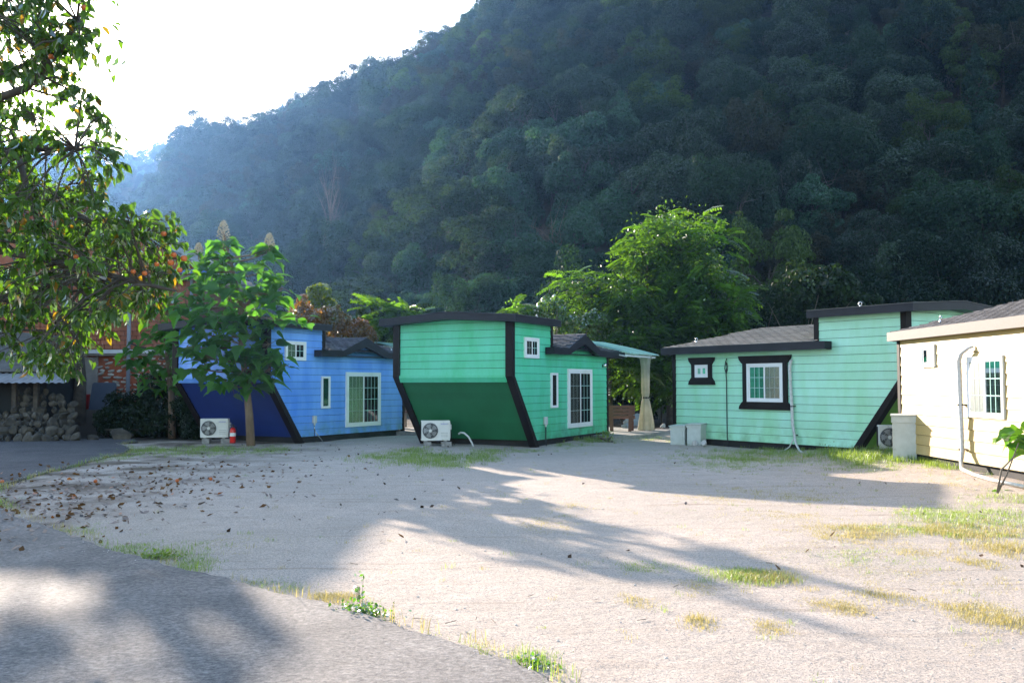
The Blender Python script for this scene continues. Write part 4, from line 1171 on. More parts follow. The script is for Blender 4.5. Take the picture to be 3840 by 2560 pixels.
CT = [(2330, 1200), (2340, 1060), (2370, 960), (2400, 880), (2480, 830), (2580, 815), (2680, 830), (2710, 930), (2700, 1010), (2740, 1060), (2740, 1110), (2710, 1230), (2690, 1290), (2560, 1400), (2540, 1480), (2400, 1450), (2330, 1400), (2300, 1300)]
bt = on_ground(2535, 1605)
feather_tree((bt.x, 37.5, 0), 'tall sunlit tree with drooping feathered leaves between the green and the mint cabins', [[(bt.x, 37.5, -.1), at(2515, 1480, 37.3), at(2490, 1300, 37.2), at(2540, 1100, 37.2), at(2560, 930, 37.2)], [at(2515, 1480, 37.3), at(2440, 1250, 37.2), at(2420, 1050, 37.2)], [at(2500, 1350, 37.2), at(2650, 1200, 37.2), at(2690, 1080, 37.3)]],
             fill_cls(CT, 100, 35.4, 39.0, .7), 13, .85, 21, 300, 150, 'bark_dark')
CL = [(2120, 1080), (2140, 1030), (2200, 1040), (2240, 1050), (2290, 1030), (2350, 1080), (2340, 1200), (2320, 1330), (2240, 1330), (2170, 1260), (2180, 1180), (2130, 1140)]
feather_tree((4.0, 38.8, 0), 'low feathery tree leaning left behind the green cabin roof', [[(4.0, 38.8, -.1), at(2280, 1400, 38.8), at(2240, 1200, 38.8), at(2210, 1080, 38.6)]], fill_cls(CL, 22, 37.6, 39.6, .6), 9, .95, 31, 200, 60, 'bark')
CR = [(2620, 1130), (2700, 1100), (2780, 1060), (2790, 1120), (2760, 1200), (2720, 1270), (2640, 1260), (2600, 1200)]
feather_tree((8.3, 36.0, 0), 'pale-trunked tree with glossy leaves directly above the mint cabin roof', [[(8.3, 36.0, -.1), at(2700, 1330, 36), at(2690, 1240, 36), at(2705, 1150, 36)]], fill_cls(CR, 16, 35.2, 36.8, .55), 9, .8, 33, 120, 60, 'bark_pale')
def small_feather(px0, px1, py0, py1, Y, label, seed, n=7, nf=8, size=.8):
    b = at((px0 + px1) / 2, 1500, Y); cls = [(rb.uniform(px0, px1), rb.uniform(py0, py1), Y + rb.uniform(-.5, .5), .45) for _ in range(n)]
    return feather_tree((b.x, Y, 0), label, [[(b.x, Y, 0), at((px0 + px1) / 2, py1, Y), at((px0 + px1) / 2, py0 + 20, Y)]], cls, nf, size, seed, 60, 30)
small_feather(1400, 1570, 1160, 1260, 34.5, 'ferny-leaved sapling rising between the blue and green cabin roofs', 41, 12, 9, .85)
small_feather(1880, 1990, 1150, 1210, 36, 'ferny bright green top peeping over the green cabin roof', 42, 6, 8, .8)

def leafy(name, base, label, cls, n, size, mat, seed, cat='bush', stem='bark', H=1.5, flat=.8, jit=.8, nst=5):
    r_ = np.random.default_rng(seed); B = Vector(base)
    t = empty(name, B, 0, label, cat)
    m = MB(); Vs, Qs, off = [], [], 0
    for c, rx, rz in cls:
        c = Vector(c) - B
        P, D = crown_points(r_, rx, rz, 12, n, lobe=(.3, .5), bottom=-.9)
        P = P + np.array(c[:]); V, Q = quads(r_, P, D, size, jit)
        Vs.append(V); Qs.append(Q + off); off += len(V)
        for k in range(nst):
            e = c + Vector((r_.normal(0, rx * .45), r_.normal(0, rx * .45), r_.uniform(-.2, .6) * rz))
            m.tube([Vector((c.x * .5, c.y * .5, 0)), Vector((c.x * .8, c.y * .8, c.z * .5)), e], [.05, .035, .01], 4, cap=False)
    link('crown', np_mesh('crown', np.concatenate(Vs), np.concatenate(Qs), mat), t)
    m.build('stems', M[stem], t, True)
    return t
def cl_at(px, py, Y, rx, rz): return (at(px, py, Y), rx, rz)
leafy('bush', (2.0, 36.5, 0), 'sparse glossy small-leaved bush rising behind the green cabin roof', [cl_at(2080, 1170, 36.5, .7, .8), cl_at(2010, 1210, 36.3, .6, .6), cl_at(2140, 1230, 36.4, .9, .9), cl_at(2230, 1240, 36.6, .8, .8), cl_at(2280, 1300, 36.8, .8, .7)], 1500, .14, M['shrubm'], 51)
leafy('maple_bush', (-6.0, 33.0, 0), 'orange and green maple bush behind the blue cabin roof', [cl_at(1230, 1230, 33, .85, .7), cl_at(1320, 1240, 33.2, .7, .6), cl_at(1140, 1190, 33.6, .8, .5), cl_at(1370, 1260, 32.8, .5, .4)], 1900, .12, M['maple'], 52)
leafy('bush', (-7.5, 35.0, 0), 'yellow-green bush above the blue cabin beside the orange maple', [cl_at(1190, 1130, 35, .65, .55), cl_at(1230, 1160, 35, .5, .4)], 1500, .15, M['yelgreen'], 53)
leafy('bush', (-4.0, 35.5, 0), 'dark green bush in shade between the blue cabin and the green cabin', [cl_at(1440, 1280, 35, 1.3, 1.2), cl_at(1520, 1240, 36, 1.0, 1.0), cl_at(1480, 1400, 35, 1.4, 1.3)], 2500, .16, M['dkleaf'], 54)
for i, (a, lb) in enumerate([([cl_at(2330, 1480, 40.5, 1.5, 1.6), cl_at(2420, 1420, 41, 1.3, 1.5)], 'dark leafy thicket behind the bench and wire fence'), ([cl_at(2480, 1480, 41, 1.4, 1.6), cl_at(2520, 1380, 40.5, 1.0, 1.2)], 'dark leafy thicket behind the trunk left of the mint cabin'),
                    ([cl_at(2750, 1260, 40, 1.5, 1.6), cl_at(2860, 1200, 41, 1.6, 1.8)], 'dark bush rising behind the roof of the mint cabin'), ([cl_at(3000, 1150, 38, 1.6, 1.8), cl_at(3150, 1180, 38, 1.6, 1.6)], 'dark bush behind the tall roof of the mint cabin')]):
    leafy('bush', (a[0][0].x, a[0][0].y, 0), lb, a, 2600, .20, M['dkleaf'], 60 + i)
# the tall tree behind the shed; its crown throws the dapples on the lane
TC = [(60, 700, 1.1), (190, 770, 1.1), (330, 870, 1.0), (430, 970, .9), (260, 1010, 1.0), (40, 1050, 1.1), (480, 1070, .7), (370, 1110, .7), (-120, 640, 1.2)]
tt = leafy('tree', (-15.3, 33.0, .7), 'tall dark-trunked tree behind the tin-edged shed and the persimmon boughs', [(at(a, b, 32.0), c * .85, c * .6) for a, b, c in TC], 420, .24, M['ailan'], 71, 'tree', 'bark_dark', nst=0)
tb_ = MB()
for a, b, c in TC:
    q = at(a, b, 32.0) - Vector((-15.3, 33.0, .7)); tb_.tube([(.1, 0, 2.8), (q.x * .5, q.y * .5, 2.8 + (q.z - 2.8) * .35), tuple(q)], [.10, .06, .02], 5, cap=False)
tb_.build('boughs', M['bark_dark'], tt, True)
MB().tube([(0, 0, -.6), (.05, 0, 1.2), (-.1, 0, 3.0), (.3, -.2, 5.2)], [.26, .2, .16, .08], 9).build('trunk', M['bark_dark'], tt, True)
# shaded scrub on the bank
leafy('undergrowth', (-11.2, 31.0, .2), 'dark scrubby undergrowth on the bank left of the blue cabin', [((-12.4, 31.2, .55), 1.0, .55), ((-11.3, 30.6, .5), 1.0, .6), ((-10.2, 30.6, .7), 1.1, .8), ((-9.6, 31.4, 1.0), 1.2, 1.0), ((-11.0, 32.0, .9), 1.2, .8), ((-9.9, 29.9, .35), .8, .45), ((-13.0, 31.8, .9), .9, .6), ((-12.0, 32.6, 1.3), 1.1, .7), ((-12.9, 30.7, .35), .8, .4), ((-10.6, 33.0, 1.5), 1.2, .9)], 3000, .10, M['dkleaf'], 72)
# ------------------------------------------------------------------ brick house on the bank
BY = 36.0; BX0, BX1 = -23.5, -11.9; BZ = .8
house = empty('brick_house', (0, BY, BZ), 0, 'two-storey house, orange brick above a wall of field stones in red mortar, behind the boughs', 'house')
def hb(name, x0, x1, y0, y1, z0, z1, mat, parent=None): return MB().box(x0, x1, y0, y1, z0, z1).build(name, M[mat], parent or house)
hb('lower_wall', BX0, BX1, .05, 7, -.8, 2.05, 'mortar'); hb('upper_wall', BX0, BX1, .05, 7, 2.30, 4.95, 'joint')
hb('ledge', BX0 - .05, BX1 + .12, -.22, .3, 2.05, 2.28, 'plaster')
hb('ledge_edge', BX0 - .05, BX1 + .12, -.30, -.225, 2.13, 2.27, 'whitepaint')
bm_ = MB().box(0, .29, -.03, .03, 0, .155).mesh('brick', M['brick'])
nb = 0; bj = MB(); r = random.Random(2)
z = 2.31; row = 0
while z < 4.9:
    x = -17.9 + (row % 2) * .155
    while x < BX1 - .28:
        if nb < 300: link('brick', bm_, house, (x, .04 - r.uniform(0, .006), z)); nb += 1
        x += .31
    x = BX0
    while x < -17.95: bj.box(x, x + .29, .01, .06, z, z + .155); x += .31
    z += .175; row += 1
bo = bj.build('bricks', M['brick'], house); bo['kind'] = 'stuff'; bo.name = 'brickwork'
# field stones set in the lower wall
sm = []
for s in range(6):
    rs = np.random.default_rng(100 + s); m = bmesh.new(); bmesh.ops.create_icosphere(m, subdivisions=1, radius=.5)
    for v in m.verts: v.co = Vector((v.co.x, v.co.y, v.co.z)) * (1 + rs.normal(0, .13))
    me = bpy.data.meshes.new('stone'); m.to_mesh(me); m.free(); me.materials.append(M['stone_w']); sm.append(me)
    for p in me.polygons: p.use_smooth = True
ns = 0; z = -.12
while z < 2.0:
    x = -19.2 + r.uniform(0, .2)
    while x < BX1 - .1:
        w = r.uniform(.20, .42)
        if not (-17.25 < x + w / 2 < -15.95) and ns < 300 and r.random() < .93:
            link('stone', sm[ns % 6], house, (x + w / 2, .04, z + r.uniform(-.03, .03)), (r.uniform(-.2, .2), r.uniform(-.35, .35), 0), (w * .95, .16, r.uniform(.09, .15))); ns += 1
        x += w + r.uniform(.02, .09)
    z += .145
hb('doorway', -17.0, -16.05, -.02, .1, .0, 2.0, 'plaster'); hb('door_frame', -16.05, -15.97, -.04, .1, 0, 2.03, 'plaster')
MB().tube([(-14.72, -.2, -.2), (-14.72, -.2, 2.3), (-14.70, -.2, 5.6)], .075, 10).build('downpipe', M['greypipe'], house, True)
MB().tube([(-17.2, -.25, -.1), (-17.2, -.25, 5.2)], .10, 10).build('post', M['whitepaint'], house, True)
MB().tube([(-12.35, -.15, .2), (-12.35, -.15, 5.0)], .06, 8).build('downpipe', M['greypipe'], house, True)
MB().tube([(-14.7, -.28, 2.55), (-14.3, -.33, 2.38), (-13.8, -.35, 2.30), (-13.2, -.33, 2.32), (-12.4, -.25, 2.5)], .03, 6).build('hanging_cable', M['black'], house, True)
hb('cornice', BX0, BX1 + .3, -.35, 7.3, 4.95, 5.12, 'plaster')
rm = MB()
pitch_a, pitch_b = (BX1 + .5, 5.15), (-16.0, 8.3)
rm.add([(BX1 + .5, -.6, 5.14), (BX1 + .5, 7.5, 5.14), (-16.4, 7.5, 8.0), (-16.4, -.6, 8.0), (-24, 7.5, 7.6), (-24, -.6, 7.6)], [(0, 1, 2, 3), (3, 2, 4, 5)])
rm.build('roof', M['oldroof'], house)
MB().prism_y([(BX1 + .1, 5.12), (-16.4, 7.85), (-23.8, 7.45), (-23.8, 5.12)], .1, .4).build('gable', M['brick'], house)
for k in range(14):
    t = k / 13; x = BX1 + .5 + (-16.4 - BX1 - .5) * t; z = 5.16 + 2.86 * t
    MB().tube([(x, -.62, z + .02), (x, 7.4, z + .02)], .05, 6).build('roof_tile_rib', M['tin'], house, True)
hb('lower_blue_roof', -13.2, -11.6, -.75, -.36, 5.16, 5.30, 'roofblue')

brd = at(375, 1440, 34.6)
b = MB().prism_y([(-.50, 0), (.48, 0), (.44, 1.0), (.40, 1.05), (-.36, 1.06), (-.42, 1.0)], -.05, .05).build('board', M['tarp'], None, loc=(-15.2, 34.7, .76), rot=(-.12, 0, 0))
tag(b, 'dark blue-grey board with rounded corners leaning before the doorway of the brick house', 'board')
m = MB().lathe([(.16, 0), (.20, .02), (.24, .55), (.25, .6), (.22, .6), (.2, .5)], seg=14).build('bucket', M['redtub'], None, True, loc=(-16.15, 35.2, .78)); tag(m, 'dark red plastic bin half hidden by the leaning board', 'bin')
m = MB().lathe([(.55, 0), (.62, .03), (.66, .2), (.68, .22), (.62, .2), (.55, .06)], seg=20).build('tub', M['teal_tub'], None, True, loc=(-14.1, 35.1, .78)); tag(m, 'low teal rubber tub at the foot of the stone wall', 'tub')

# ------------------------------------------------------------------ shed with tin eave, stone walls and rubble
shed = empty('shed', (-17.2, 30.2, 0), 0, 'low stone shed with old grey roof and a corrugated tin eave at the left edge', 'shed')
def sb(name, x0, x1, y0, y1, z0, z1, mat): return MB().box(x0, x1, y0, y1, z0, z1).build(name, M[mat], shed)
sb('interior', -4, 1.7, .9, 3.6, -.1, 2.2, 'dark')
sb('beam', -4, 2.9, -.1, .05, 1.86, 1.98, 'bark_dark')
for x in (-1.0, 1.05, 1.75): sb('post', x, x + .14, -.05, .09, 0, 1.9, 'bark_dark')
# corrugated sheet
nx = 150; vs = []; fs = []
for i in range(nx + 1):
    x = -4 + 7.24 * i / nx; w = .018 * math.sin(i * 1.35); sh = .35 if x > 2.5 else 0
    vs += [(x, -.95, 1.80 + w), (x - (.0 if x < 2.9 else (x - 2.9) * .9), .15, 2.12 + w)]
fs = [(2 * i, 2 * i + 2, 2 * i + 3, 2 * i + 1) for i in range(nx)]
MB().add(vs, fs).build('tin_eave', M['tin'], shed)
MB().add([(-4, .05, 2.16), (2.95, .05, 2.16), (1.0, 3.2, 3.4), (-4, 3.2, 3.9), (-4, .05, 2.24), (2.95, .05, 2.24), (1.0, 3.2, 3.48), (-4, 3.2, 3.98)], [(3, 2, 1, 0), (4, 5, 6, 7), (0, 1, 5, 4), (1, 2, 6, 5), (2, 3, 7, 6), (3, 0, 4, 7)]).build('roof', M['oldroof'], shed)
stn = []
for s in range(7):
    rs = np.random.default_rng(200 + s); m = bmesh.new(); bmesh.ops.create_icosphere(m, subdivisions=2, radius=.5)
    for v in m.verts:
        q = v.co.copy(); v.co = q * (1 + .22 * noise.noise(q * 2.3 + Vector((s * 7, 0, 0))) + .1 * noise.noise(q * 6 + Vector((0, s * 5, 0))))
    for _ in range(6):
        n_ = Vector(rs.normal(size=3)).normalized()
        for v in m.verts:
            dd = v.co.dot(n_) - .30
            if dd > 0: v.co -= n_ * dd
    me = bpy.data.meshes.new('stone'); m.to_mesh(me); m.free(); me.materials.append(M['stone']); stn.append(me)
k = 0
def heap(parent, x0, x1, y0, y1, zt, base=(0, 0, 0), size=(.26, .48), gap=.28):
    global k
    z = .1
    while z < zt(None) if callable(zt) and False else z < 2.2:
        x = x0
        while x < x1:
            top = zt(x)
            if z < top:
                s = r.uniform(*size) * (1 - .15 * z)
                t = (z / max(top, .1))
                o = link('stone', stn[k % 7], parent, (x + r.uniform(-.05, .05), y0 + (y1 - y0) * t + r.uniform(-.08, .08), z), (r.uniform(0, 6), r.uniform(0, 6), r.uniform(0, 6)), (s * 1.15, s, s * .8)); k += 1
            x += gap * r.uniform(.8, 1.15)
        z += gap * .72
heap(shed, -3.0, -.9, -.45, .3, lambda x: 1.62)
heap(shed, -.7, 1.1, .2, .8, lambda x: .75)
heap(shed, 1.15, 3.1, -.45, .35, lambda x: 1.62 - max(0, x - 2.0) * .55)
rub = empty('rubble_heap', (-14.6, 28.6, 0), 0, 'heap of tumbled field stones in front of the stone shed beside the lane', 'rubble heap')
heap(rub, -2.6, 1.5, -.35, .55, lambda x: .75 - max(0, x - .1) * .42 - max(0, -1.6 - x) * .3, size=(.22, .5), gap=.30)
for (x, y, s, lb) in ((-12.1, 29.2, .62, 'large dark boulder alone on the bank between rubble heap and blue cabin'), (-12.95, 28.9, .34, 'small boulder between the rubble heap and the large dark boulder')):
    o = link('boulder', stn[2], None, (x, y, s * .25), (.4, .2, x), (s * 1.3, s, s * .75)); tag(o, lb, 'boulder')
# low wall of darkness: earth bank below the yard of the house is in the terrain

# ------------------------------------------------------------------ outdoor units, extinguisher, boxes
def ac_unit(loc, rz, label, logo=True):
    t = empty('ac_outdoor_unit', loc, rz, label, 'air conditioner')
    W_, H_, D_ = .80, .56, .30
    b = MB().box(-W_ / 2, W_ / 2, 0, D_, 0, H_).build('casing', M['ac'], t)
    bv = b.modifiers.new('bevel', 'BEVEL'); bv.width = .014; bv.segments = 2
    cx, cz, rd = -.155, .28, .215
    MB().lathe([(rd, -.006), (rd, .0)], (cx, 0, cz), 28, 'y').build('fan_recess', M['acdark'], t)
    for i in range(5):
        a0 = i * 2 * math.pi / 5; m = MB(); vs = []; fs = []
        for j in range(6):
            a = a0 + j * .16; r0, r1 = .05, .185
            vs += [(cx + r0 * math.cos(a), -.008 - .002 * j, cz + r0 * math.sin(a)), (cx + r1 * math.cos(a + .25), -.008 - .002 * j, cz + r1 * math.sin(a + .25))]
        fs = [(2 * j, 2 * j + 2, 2 * j + 3, 2 * j + 1) for j in range(5)]
        m.add(vs, fs).build('fan_blade', M['grille'], t)
    g = MB()
    for i in range(26):
        a0 = i * 2 * math.pi / 26; pts = []
        for j in range(6):
            rr_ = .045 + (rd - .045) * j / 5; a = a0 + .95 * (j / 5) ** 1.2
            pts.append((cx + rr_ * math.cos(a), -.024 - .014 * math.sin(j / 5 * 3.14), cz + rr_ * math.sin(a)))
        g.tube(pts, .0045, 3, cap=False)
    for rr_ in (rd, .13):
        g.tube([(cx + rr_ * math.cos(k * math.pi / 14), -.022, cz + rr_ * math.sin(k * math.pi / 14)) for k in range(29)], .006, 4, cap=False)
    g.lathe([(.048, -.04), (.048, -.02)], (cx, 0, cz), 14, 'y')
    g.build('fan_guard', M['grille'], t)
    MB().lathe([(.04, -.045), (.044, -.0405)], (cx, 0, cz), 14, 'y').build('hub_cap', M['ac'], t)
    MB().box(.115, .36, -.006, .002, .03, .52).build('front_panel', M['ac'], t)
    for z in (.21, .16, .11): MB().box(.14, .34, -.010, -.006, z, z + .012).build('louvre', M['grille'], t)
    MB().box(W_ / 2, W_ / 2 + .012, .04, .24, .06, .5).build('coil_panel', M['ac'], t)
    MB().box(W_ / 2 + .012, W_ / 2 + .05, .12, .22, .30, .44).build('valve_cover', M['greybox'], t)
    MB().box(-W_ / 2 - .008, -W_ / 2, .03, .27, .05, .52).build('side_coil', M['acdark'], t)
    MB().tube([(W_ / 2 + .03, .17, .30), (W_ / 2 + .05, .17, .12), (W_ / 2 + .02, .2, -.08)], .014, 6).build('pipe', M['black'], t, True)
    for x in (-.27, .27): MB().box(x - .04, x + .04, .03, .27, -.03, 0).build('foot', M['grille'], t)
    if logo:
        cu = bpy.data.curves.new('logo', 'FONT'); cu.body = 'SAMSUNG'; cu.size = .045; cu.align_x = 'CENTER'; cu.extrude = .0006; cu.materials.append(M['logo'])
        tmp = bpy.data.objects.new('logo', cu); col.objects.link(tmp); me = bpy.data.meshes.new_from_object(tmp.evaluated_get(bpy.context.evaluated_depsgraph_get())); bpy.data.objects.remove(tmp); o = bpy.data.objects.new('logo', me); col.objects.link(o); o.parent = t; o.location = (.235, -.0085, .445); o.rotation_euler = (R(90), 0, 0); o.scale = (1.0, 1.25, 1)
    return t
def cblock(x, y, z, rz, lb, s=(.19, .10, .05), mt='cblock'):
    o = MB().box(-s[0], s[0], -s[1], s[1], -s[2], s[2]).build('cement_block', M[mt], None, loc=(x, y, z), rot=(0, 0, rz)); return tag(o, lb, 'block')
a1 = R(8)
ac_unit((-8.80, 27.65, .17), a1, 'outdoor unit with round fan before the dark stern of the blue cabin')
cblock(-9.06, 27.78, .065, a1, 'cement block under the left foot of the unit at the blue cabin', (.10, .2, .07)); cblock(-8.50, 27.86, .065, a1, 'cement block under the right foot of the unit at the blue cabin', (.13, .2, .07))
ac_unit((-2.13, 26.12, .16), a1 * 1.2, 'white outdoor unit half in weeds at the lower left of the bright green cabin')
cblock(-2.38, 26.28, .06, a1, 'cement block under the left foot of the unit at the bright green cabin', (.10, .19, .065)); cblock(-1.86, 26.34, .06, a1, 'cement block under the right foot of the unit at the bright green cabin', (.14, .19, .065))
ac_unit((8.93, 21.75, .20), R(-14), 'outdoor unit wedged between the mint cabin stern and the yellow cabin', False)
cblock(8.70, 21.95, .10, R(-14), 'cement block under the left foot of the unit beside the yellow cabin', (.1, .19, .07)); cblock(9.18, 21.85, .10, R(-14), 'cement block under the right foot of the unit beside the yellow cabin', (.1, .19, .07))
o = MB().tube([(-1.50, 26.25, .34), (-1.44, 26.2, .38), (-1.34, 26.15, .37), (-1.22, 26.1, .27), (-1.12, 26.05, .10), (-1.07, 26.0, -.02)], [.028, .026, .026, .026, .025, .024], 8).build('drain_hose', M['pvc'], None, True); tag(o, 'short curved pale hose rising from the ground right of the unit at the green cabin', 'hose')
ext = empty('fire_extinguisher', (-8.22, 27.55, .02), 0, 'red fire extinguisher standing between the outdoor unit and the young tree', 'fire extinguisher')
MB().lathe([(.08, 0), (.085, .01), (.085, .36), (.07, .42), (.03, .455)], seg=16).build('cylinder', M['red'], ext, True)
MB().lathe([(.0862, .20), (.0862, .30)], seg=16).build('paper_label', M['label'], ext)
MB().lathe([(.02, .455), (.022, .50), (.015, .53)], seg=8).build('valve', M['black'], ext); MB().box(-.09, .03, -.012, .012, .52, .54).build('handle', M['black'], ext)
MB().tube([(.02, 0, .49), (.10, 0, .46), (.12, 0, .3), (.11, 0, .1)], .011, 6).build('hose', M['black'], ext, True)
def lidded_box(loc, rz, w, d, h, label, mat='boxwhite', panel=True, lid2=False):
    t = empty('box', loc, rz, label, 'box')
    MB().box(-w / 2, w / 2, -d / 2, d / 2, -.03, h * .86).build('body', M[mat], t)
    MB().box(-w / 2 - .02, w / 2 + .02, -d / 2 - .02, d / 2 + .02, h * .86 + .002, h).build('rim', M[mat], t)
    MB().add([(-w / 2 - .04, -d / 2 - .05, h + .004), (w / 2 + .04, -d / 2 - .04, h + .008), (w / 2 + .05, d / 2 + .04, h + .03), (-w / 2 - .03, d / 2 + .04, h + .02), (-w / 2 - .04, -d / 2 - .05, h + .022), (w / 2 + .04, -d / 2 - .04, h + .03), (w / 2 + .05, d / 2 + .04, h + .05), (-w / 2 - .03, d / 2 + .04, h + .04)], [(3, 2, 1, 0), (4, 5, 6, 7), (0, 1, 5, 4), (1, 2, 6, 5), (2, 3, 7, 6), (3, 0, 4, 7)]).build('lid', M[mat], t)
    if panel:
        for a, b_, c, e in ((-w * .36, w * .36, h * .74, h * .76), (-w * .36, w * .36, .04, .06), (-w * .36, -w * .33, .06, h * .74), (w * .33, w * .36, .06, h * .74)):
            MB().box(a, b_, -d / 2 - .012, -d / 2, c, e).build('moulding', M[mat], t)
    return t
lidded_box((4.80, 26.72, 0), R(-30), .42, .5, .52, 'pale grey-blue panelled box at the far corner of the mint cabin, left of its pair'); lidded_box((5.20, 26.40, 0), R(-33), .40, .42, .58, 'pale box with raised lid pushed against the mint cabin wall, right of its pair', panel=False)
lidded_box((8.35, 19.95, .06), R(-22), .46, .46, .98, 'tall pale cream box standing at the corner of the yellow cabin', panel=False)

# ------------------------------------------------------------------ porch of the green cabin: awning, vinyl, bench, deck
dG = Vector((math.sin(R(27.6)), math.cos(R(27.6)), 0)); eG = Vector((-dG.y, dG.x, 0)); PG = Vector((.504, 25.634, 0))
def awning(P, A, label):
    t = empty('awning', P, R(90 - A), label, 'awning')
    n = 90; vs = []; fs = []
    for i in range(n + 1):
        u = 5.75 + 2.95 * i / n; w = .022 * (1 if (i % 4) < 2 else -1)
        for y, z in ((-.75, 2.73), (.25, 2.99), (1.25, 3.21), (2.2, 3.25), (3.4, 3.1)): vs.append((u, y, z + w))
    for i in range(n):
        for j in range(4): a = i * 5 + j; fs.append((a, a + 5, a + 6, a + 1))
    MB().add(vs, fs).build('corrugated_sheet', M['poly'], t)
    for y, z in ((-.62, 2.68), (1.3, 3.12), (3.2, 3.02)): MB().box(5.75, 8.6, y - .03, y + .03, z - .06, z - .005).build('beam', M['whitepaint'], t)
    for u in (5.9, 7.2, 8.45): MB().tube([(u, -.6, 2.62), (u, 1.3, 3.04), (u, 3.2, 2.96)], .025, 6).build('rafter', M['whitepaint'], t)
    for u, y, h in ((8.1, -.45, 2.66), (8.3, 3.1, 2.9)): MB().tube([(u, y, 0), (u, y, h)], .035, 8).build('post', M['whitepaint'], t)
    return t
awning(PG, 27.6, 'pale green corrugated awning reaching out behind the bright green cabin roof')
awning(Vector((-6.426, 27.463, 0)), 28.3, 'pale green corrugated awning just showing behind the blue cabin roof')
p = PG + dG * 8.1 - eG * .45
prof = [(.27, .02), (.235, .35), (.185, .7), (.135, 1.0), (.10, 1.14), (.13, 1.3), (.135, 1.8), (.14, 2.2), (.17, 2.45), (.22, 2.58), (.20, 2.64)]
m = MB(); vs = []; fs = []; sg = 36
for rd, h in prof:
    for q in range(sg):
        a = 2 * math.pi * q / sg; rr_ = rd * (1 + .14 * math.cos(a * 7 + h) + .06 * math.cos(a * 13)); vs.append((rr_ * math.cos(a), rr_ * math.sin(a), h))
for i in range(len(prof) - 1):
    for q in range(sg): fs.append((i * sg + q, i * sg + (q + 1) % sg, (i + 1) * sg + (q + 1) % sg, (i + 1) * sg + q))
vc = m.add(vs, fs).build('vinyl_curtain', M['vinyl'], None, True, loc=(p.x, p.y, .10)); tag(vc, 'clear vinyl curtain gathered and tied round the awning post', 'curtain')
MB().lathe([(.115, 1.11), (.12, 1.14), (.115, 1.17)], seg=14).build('tie', M['black'], vc)
pd = [PG + dG * 5.7 - eG * .95, PG + dG * 9.0 - eG * .85, PG + dG * 9.1 + eG * 3.4, PG + dG * 5.7 + eG * 3.4]
pd = [Vector((2.75, 28.9, 0)), Vector((4.35, 30.0, 0)), Vector((5.75, 33.3, 0)), Vector((3.6, 35.0, 0)), Vector((1.4, 32.2, 0))]
o = MB().prism_z([(q.x, q.y) for q in pd], -.05, .11).build('deck', M['cblock']); tag(o, 'low concrete slab under the bench and awning behind the green cabin', kind='structure')
bp_ = at(2328, 1560, 31.9)
bn = empty('bench', (bp_.x, 31.9, .11), R(-10), 'red-brown timber bench seen from behind, on the slab under the awning', 'bench')
for x in (-.36, .36): MB().prism_y([(x - .05 - .06 * (1 if x > 0 else -1), 0), (x + .05 - .06 * (1 if x > 0 else -1), 0), (x + .09, .84), (x - .09, .84)], -.06, .02).build('leg', M['bench'], bn)
for x in (-.36, .36): MB().box(x - .05, x + .05, .02, .55, .34, .42).build('seat_bearer', M['bench'], bn); MB().box(x - .05, x + .05, .48, .56, 0, .34).build('leg', M['bench'], bn)
for z in (.46, .57, .68, .79): MB().box(-.48, .48, -.085, -.062, z, z + .092).build('back_slat', M['bench'], bn)
for y in (.05, .17, .29, .41): MB().box(-.48, .48, y, y + .10, .422, .45).build('seat_slat', M['bench'], bn)
# benches and table glimpsed between blue and green cabins
tb = at(1545, 1500, 33.5)
t = empty('table', (tb.x, 33.5, 0), R(-20), 'dark timber table and rails glimpsed between the blue cabin and the green cabin', 'table')
MB().box(-.8, .8, -.4, .4, .72, .77).build('tabletop', M['bench'], t)
for x in (-.6, .6):
    for y in (-.3, .3): MB().box(x - .04, x + .04, y - .04, y + .04, 0, .72).build('leg', M['bench'], t)
o = MB().box(-1.3, 1.3, -1.2, 1.6, -.03, .12).build('deck', M['cblock'], loc=(tb.x, 33.4, 0), rot=(0, 0, R(62))); tag(o, 'concrete slab behind the blue cabin', kind='structure')
def boulder(px, py, Y, s, label, mat, me=4, sc3=(1, .8, .9)):
    p = at(px, py, Y); m_ = stn[me].copy(); m_.materials.clear(); m_.materials.append(M[mat])
    o = link('boulder', m_, None, (p.x, Y, s * .28), (.3, .2, px), (s * sc3[0], s * sc3[1], s * sc3[2])); return tag(o, label, 'stone')
boulder(2378, 1590, 34.8, .95, 'big blue-grey rock between the bench and the gathered vinyl curtain', 'rock')
boulder(2350, 1600, 34.3, .5, 'lower blue-grey rock against the big rock behind the bench', 'rock', 1)
boulder(2487, 1597, 36, .30, 'small pale stone left of the mint cabin corner under the dark trunk', 'whitestone', 3)
boulder(2608, 1655, 26.2, .26, 'whitish stone beside the pale boxes at the mint cabin, left of its pair', 'whitestone', 5)
boulder(2640, 1657, 25.9, .25, 'whitish stone beside the pale boxes at the mint cabin, right of its pair', 'whitestone', 0)
boulder(3503, 1735, 19.7, .32, 'grey-white stone in weeds at the foot of the yellow cabin', 'whitestone', 2)
boulder(1580, 1690, 25.2, .12, 'small buff stone in the grass before the green cabin unit', 'whitestone', 6)
boulder(3590, 1748, 19.1, .2, 'flat brick-like stone under the yellow cabin wall', 'cblock', 1, (1.6, 1, .6))
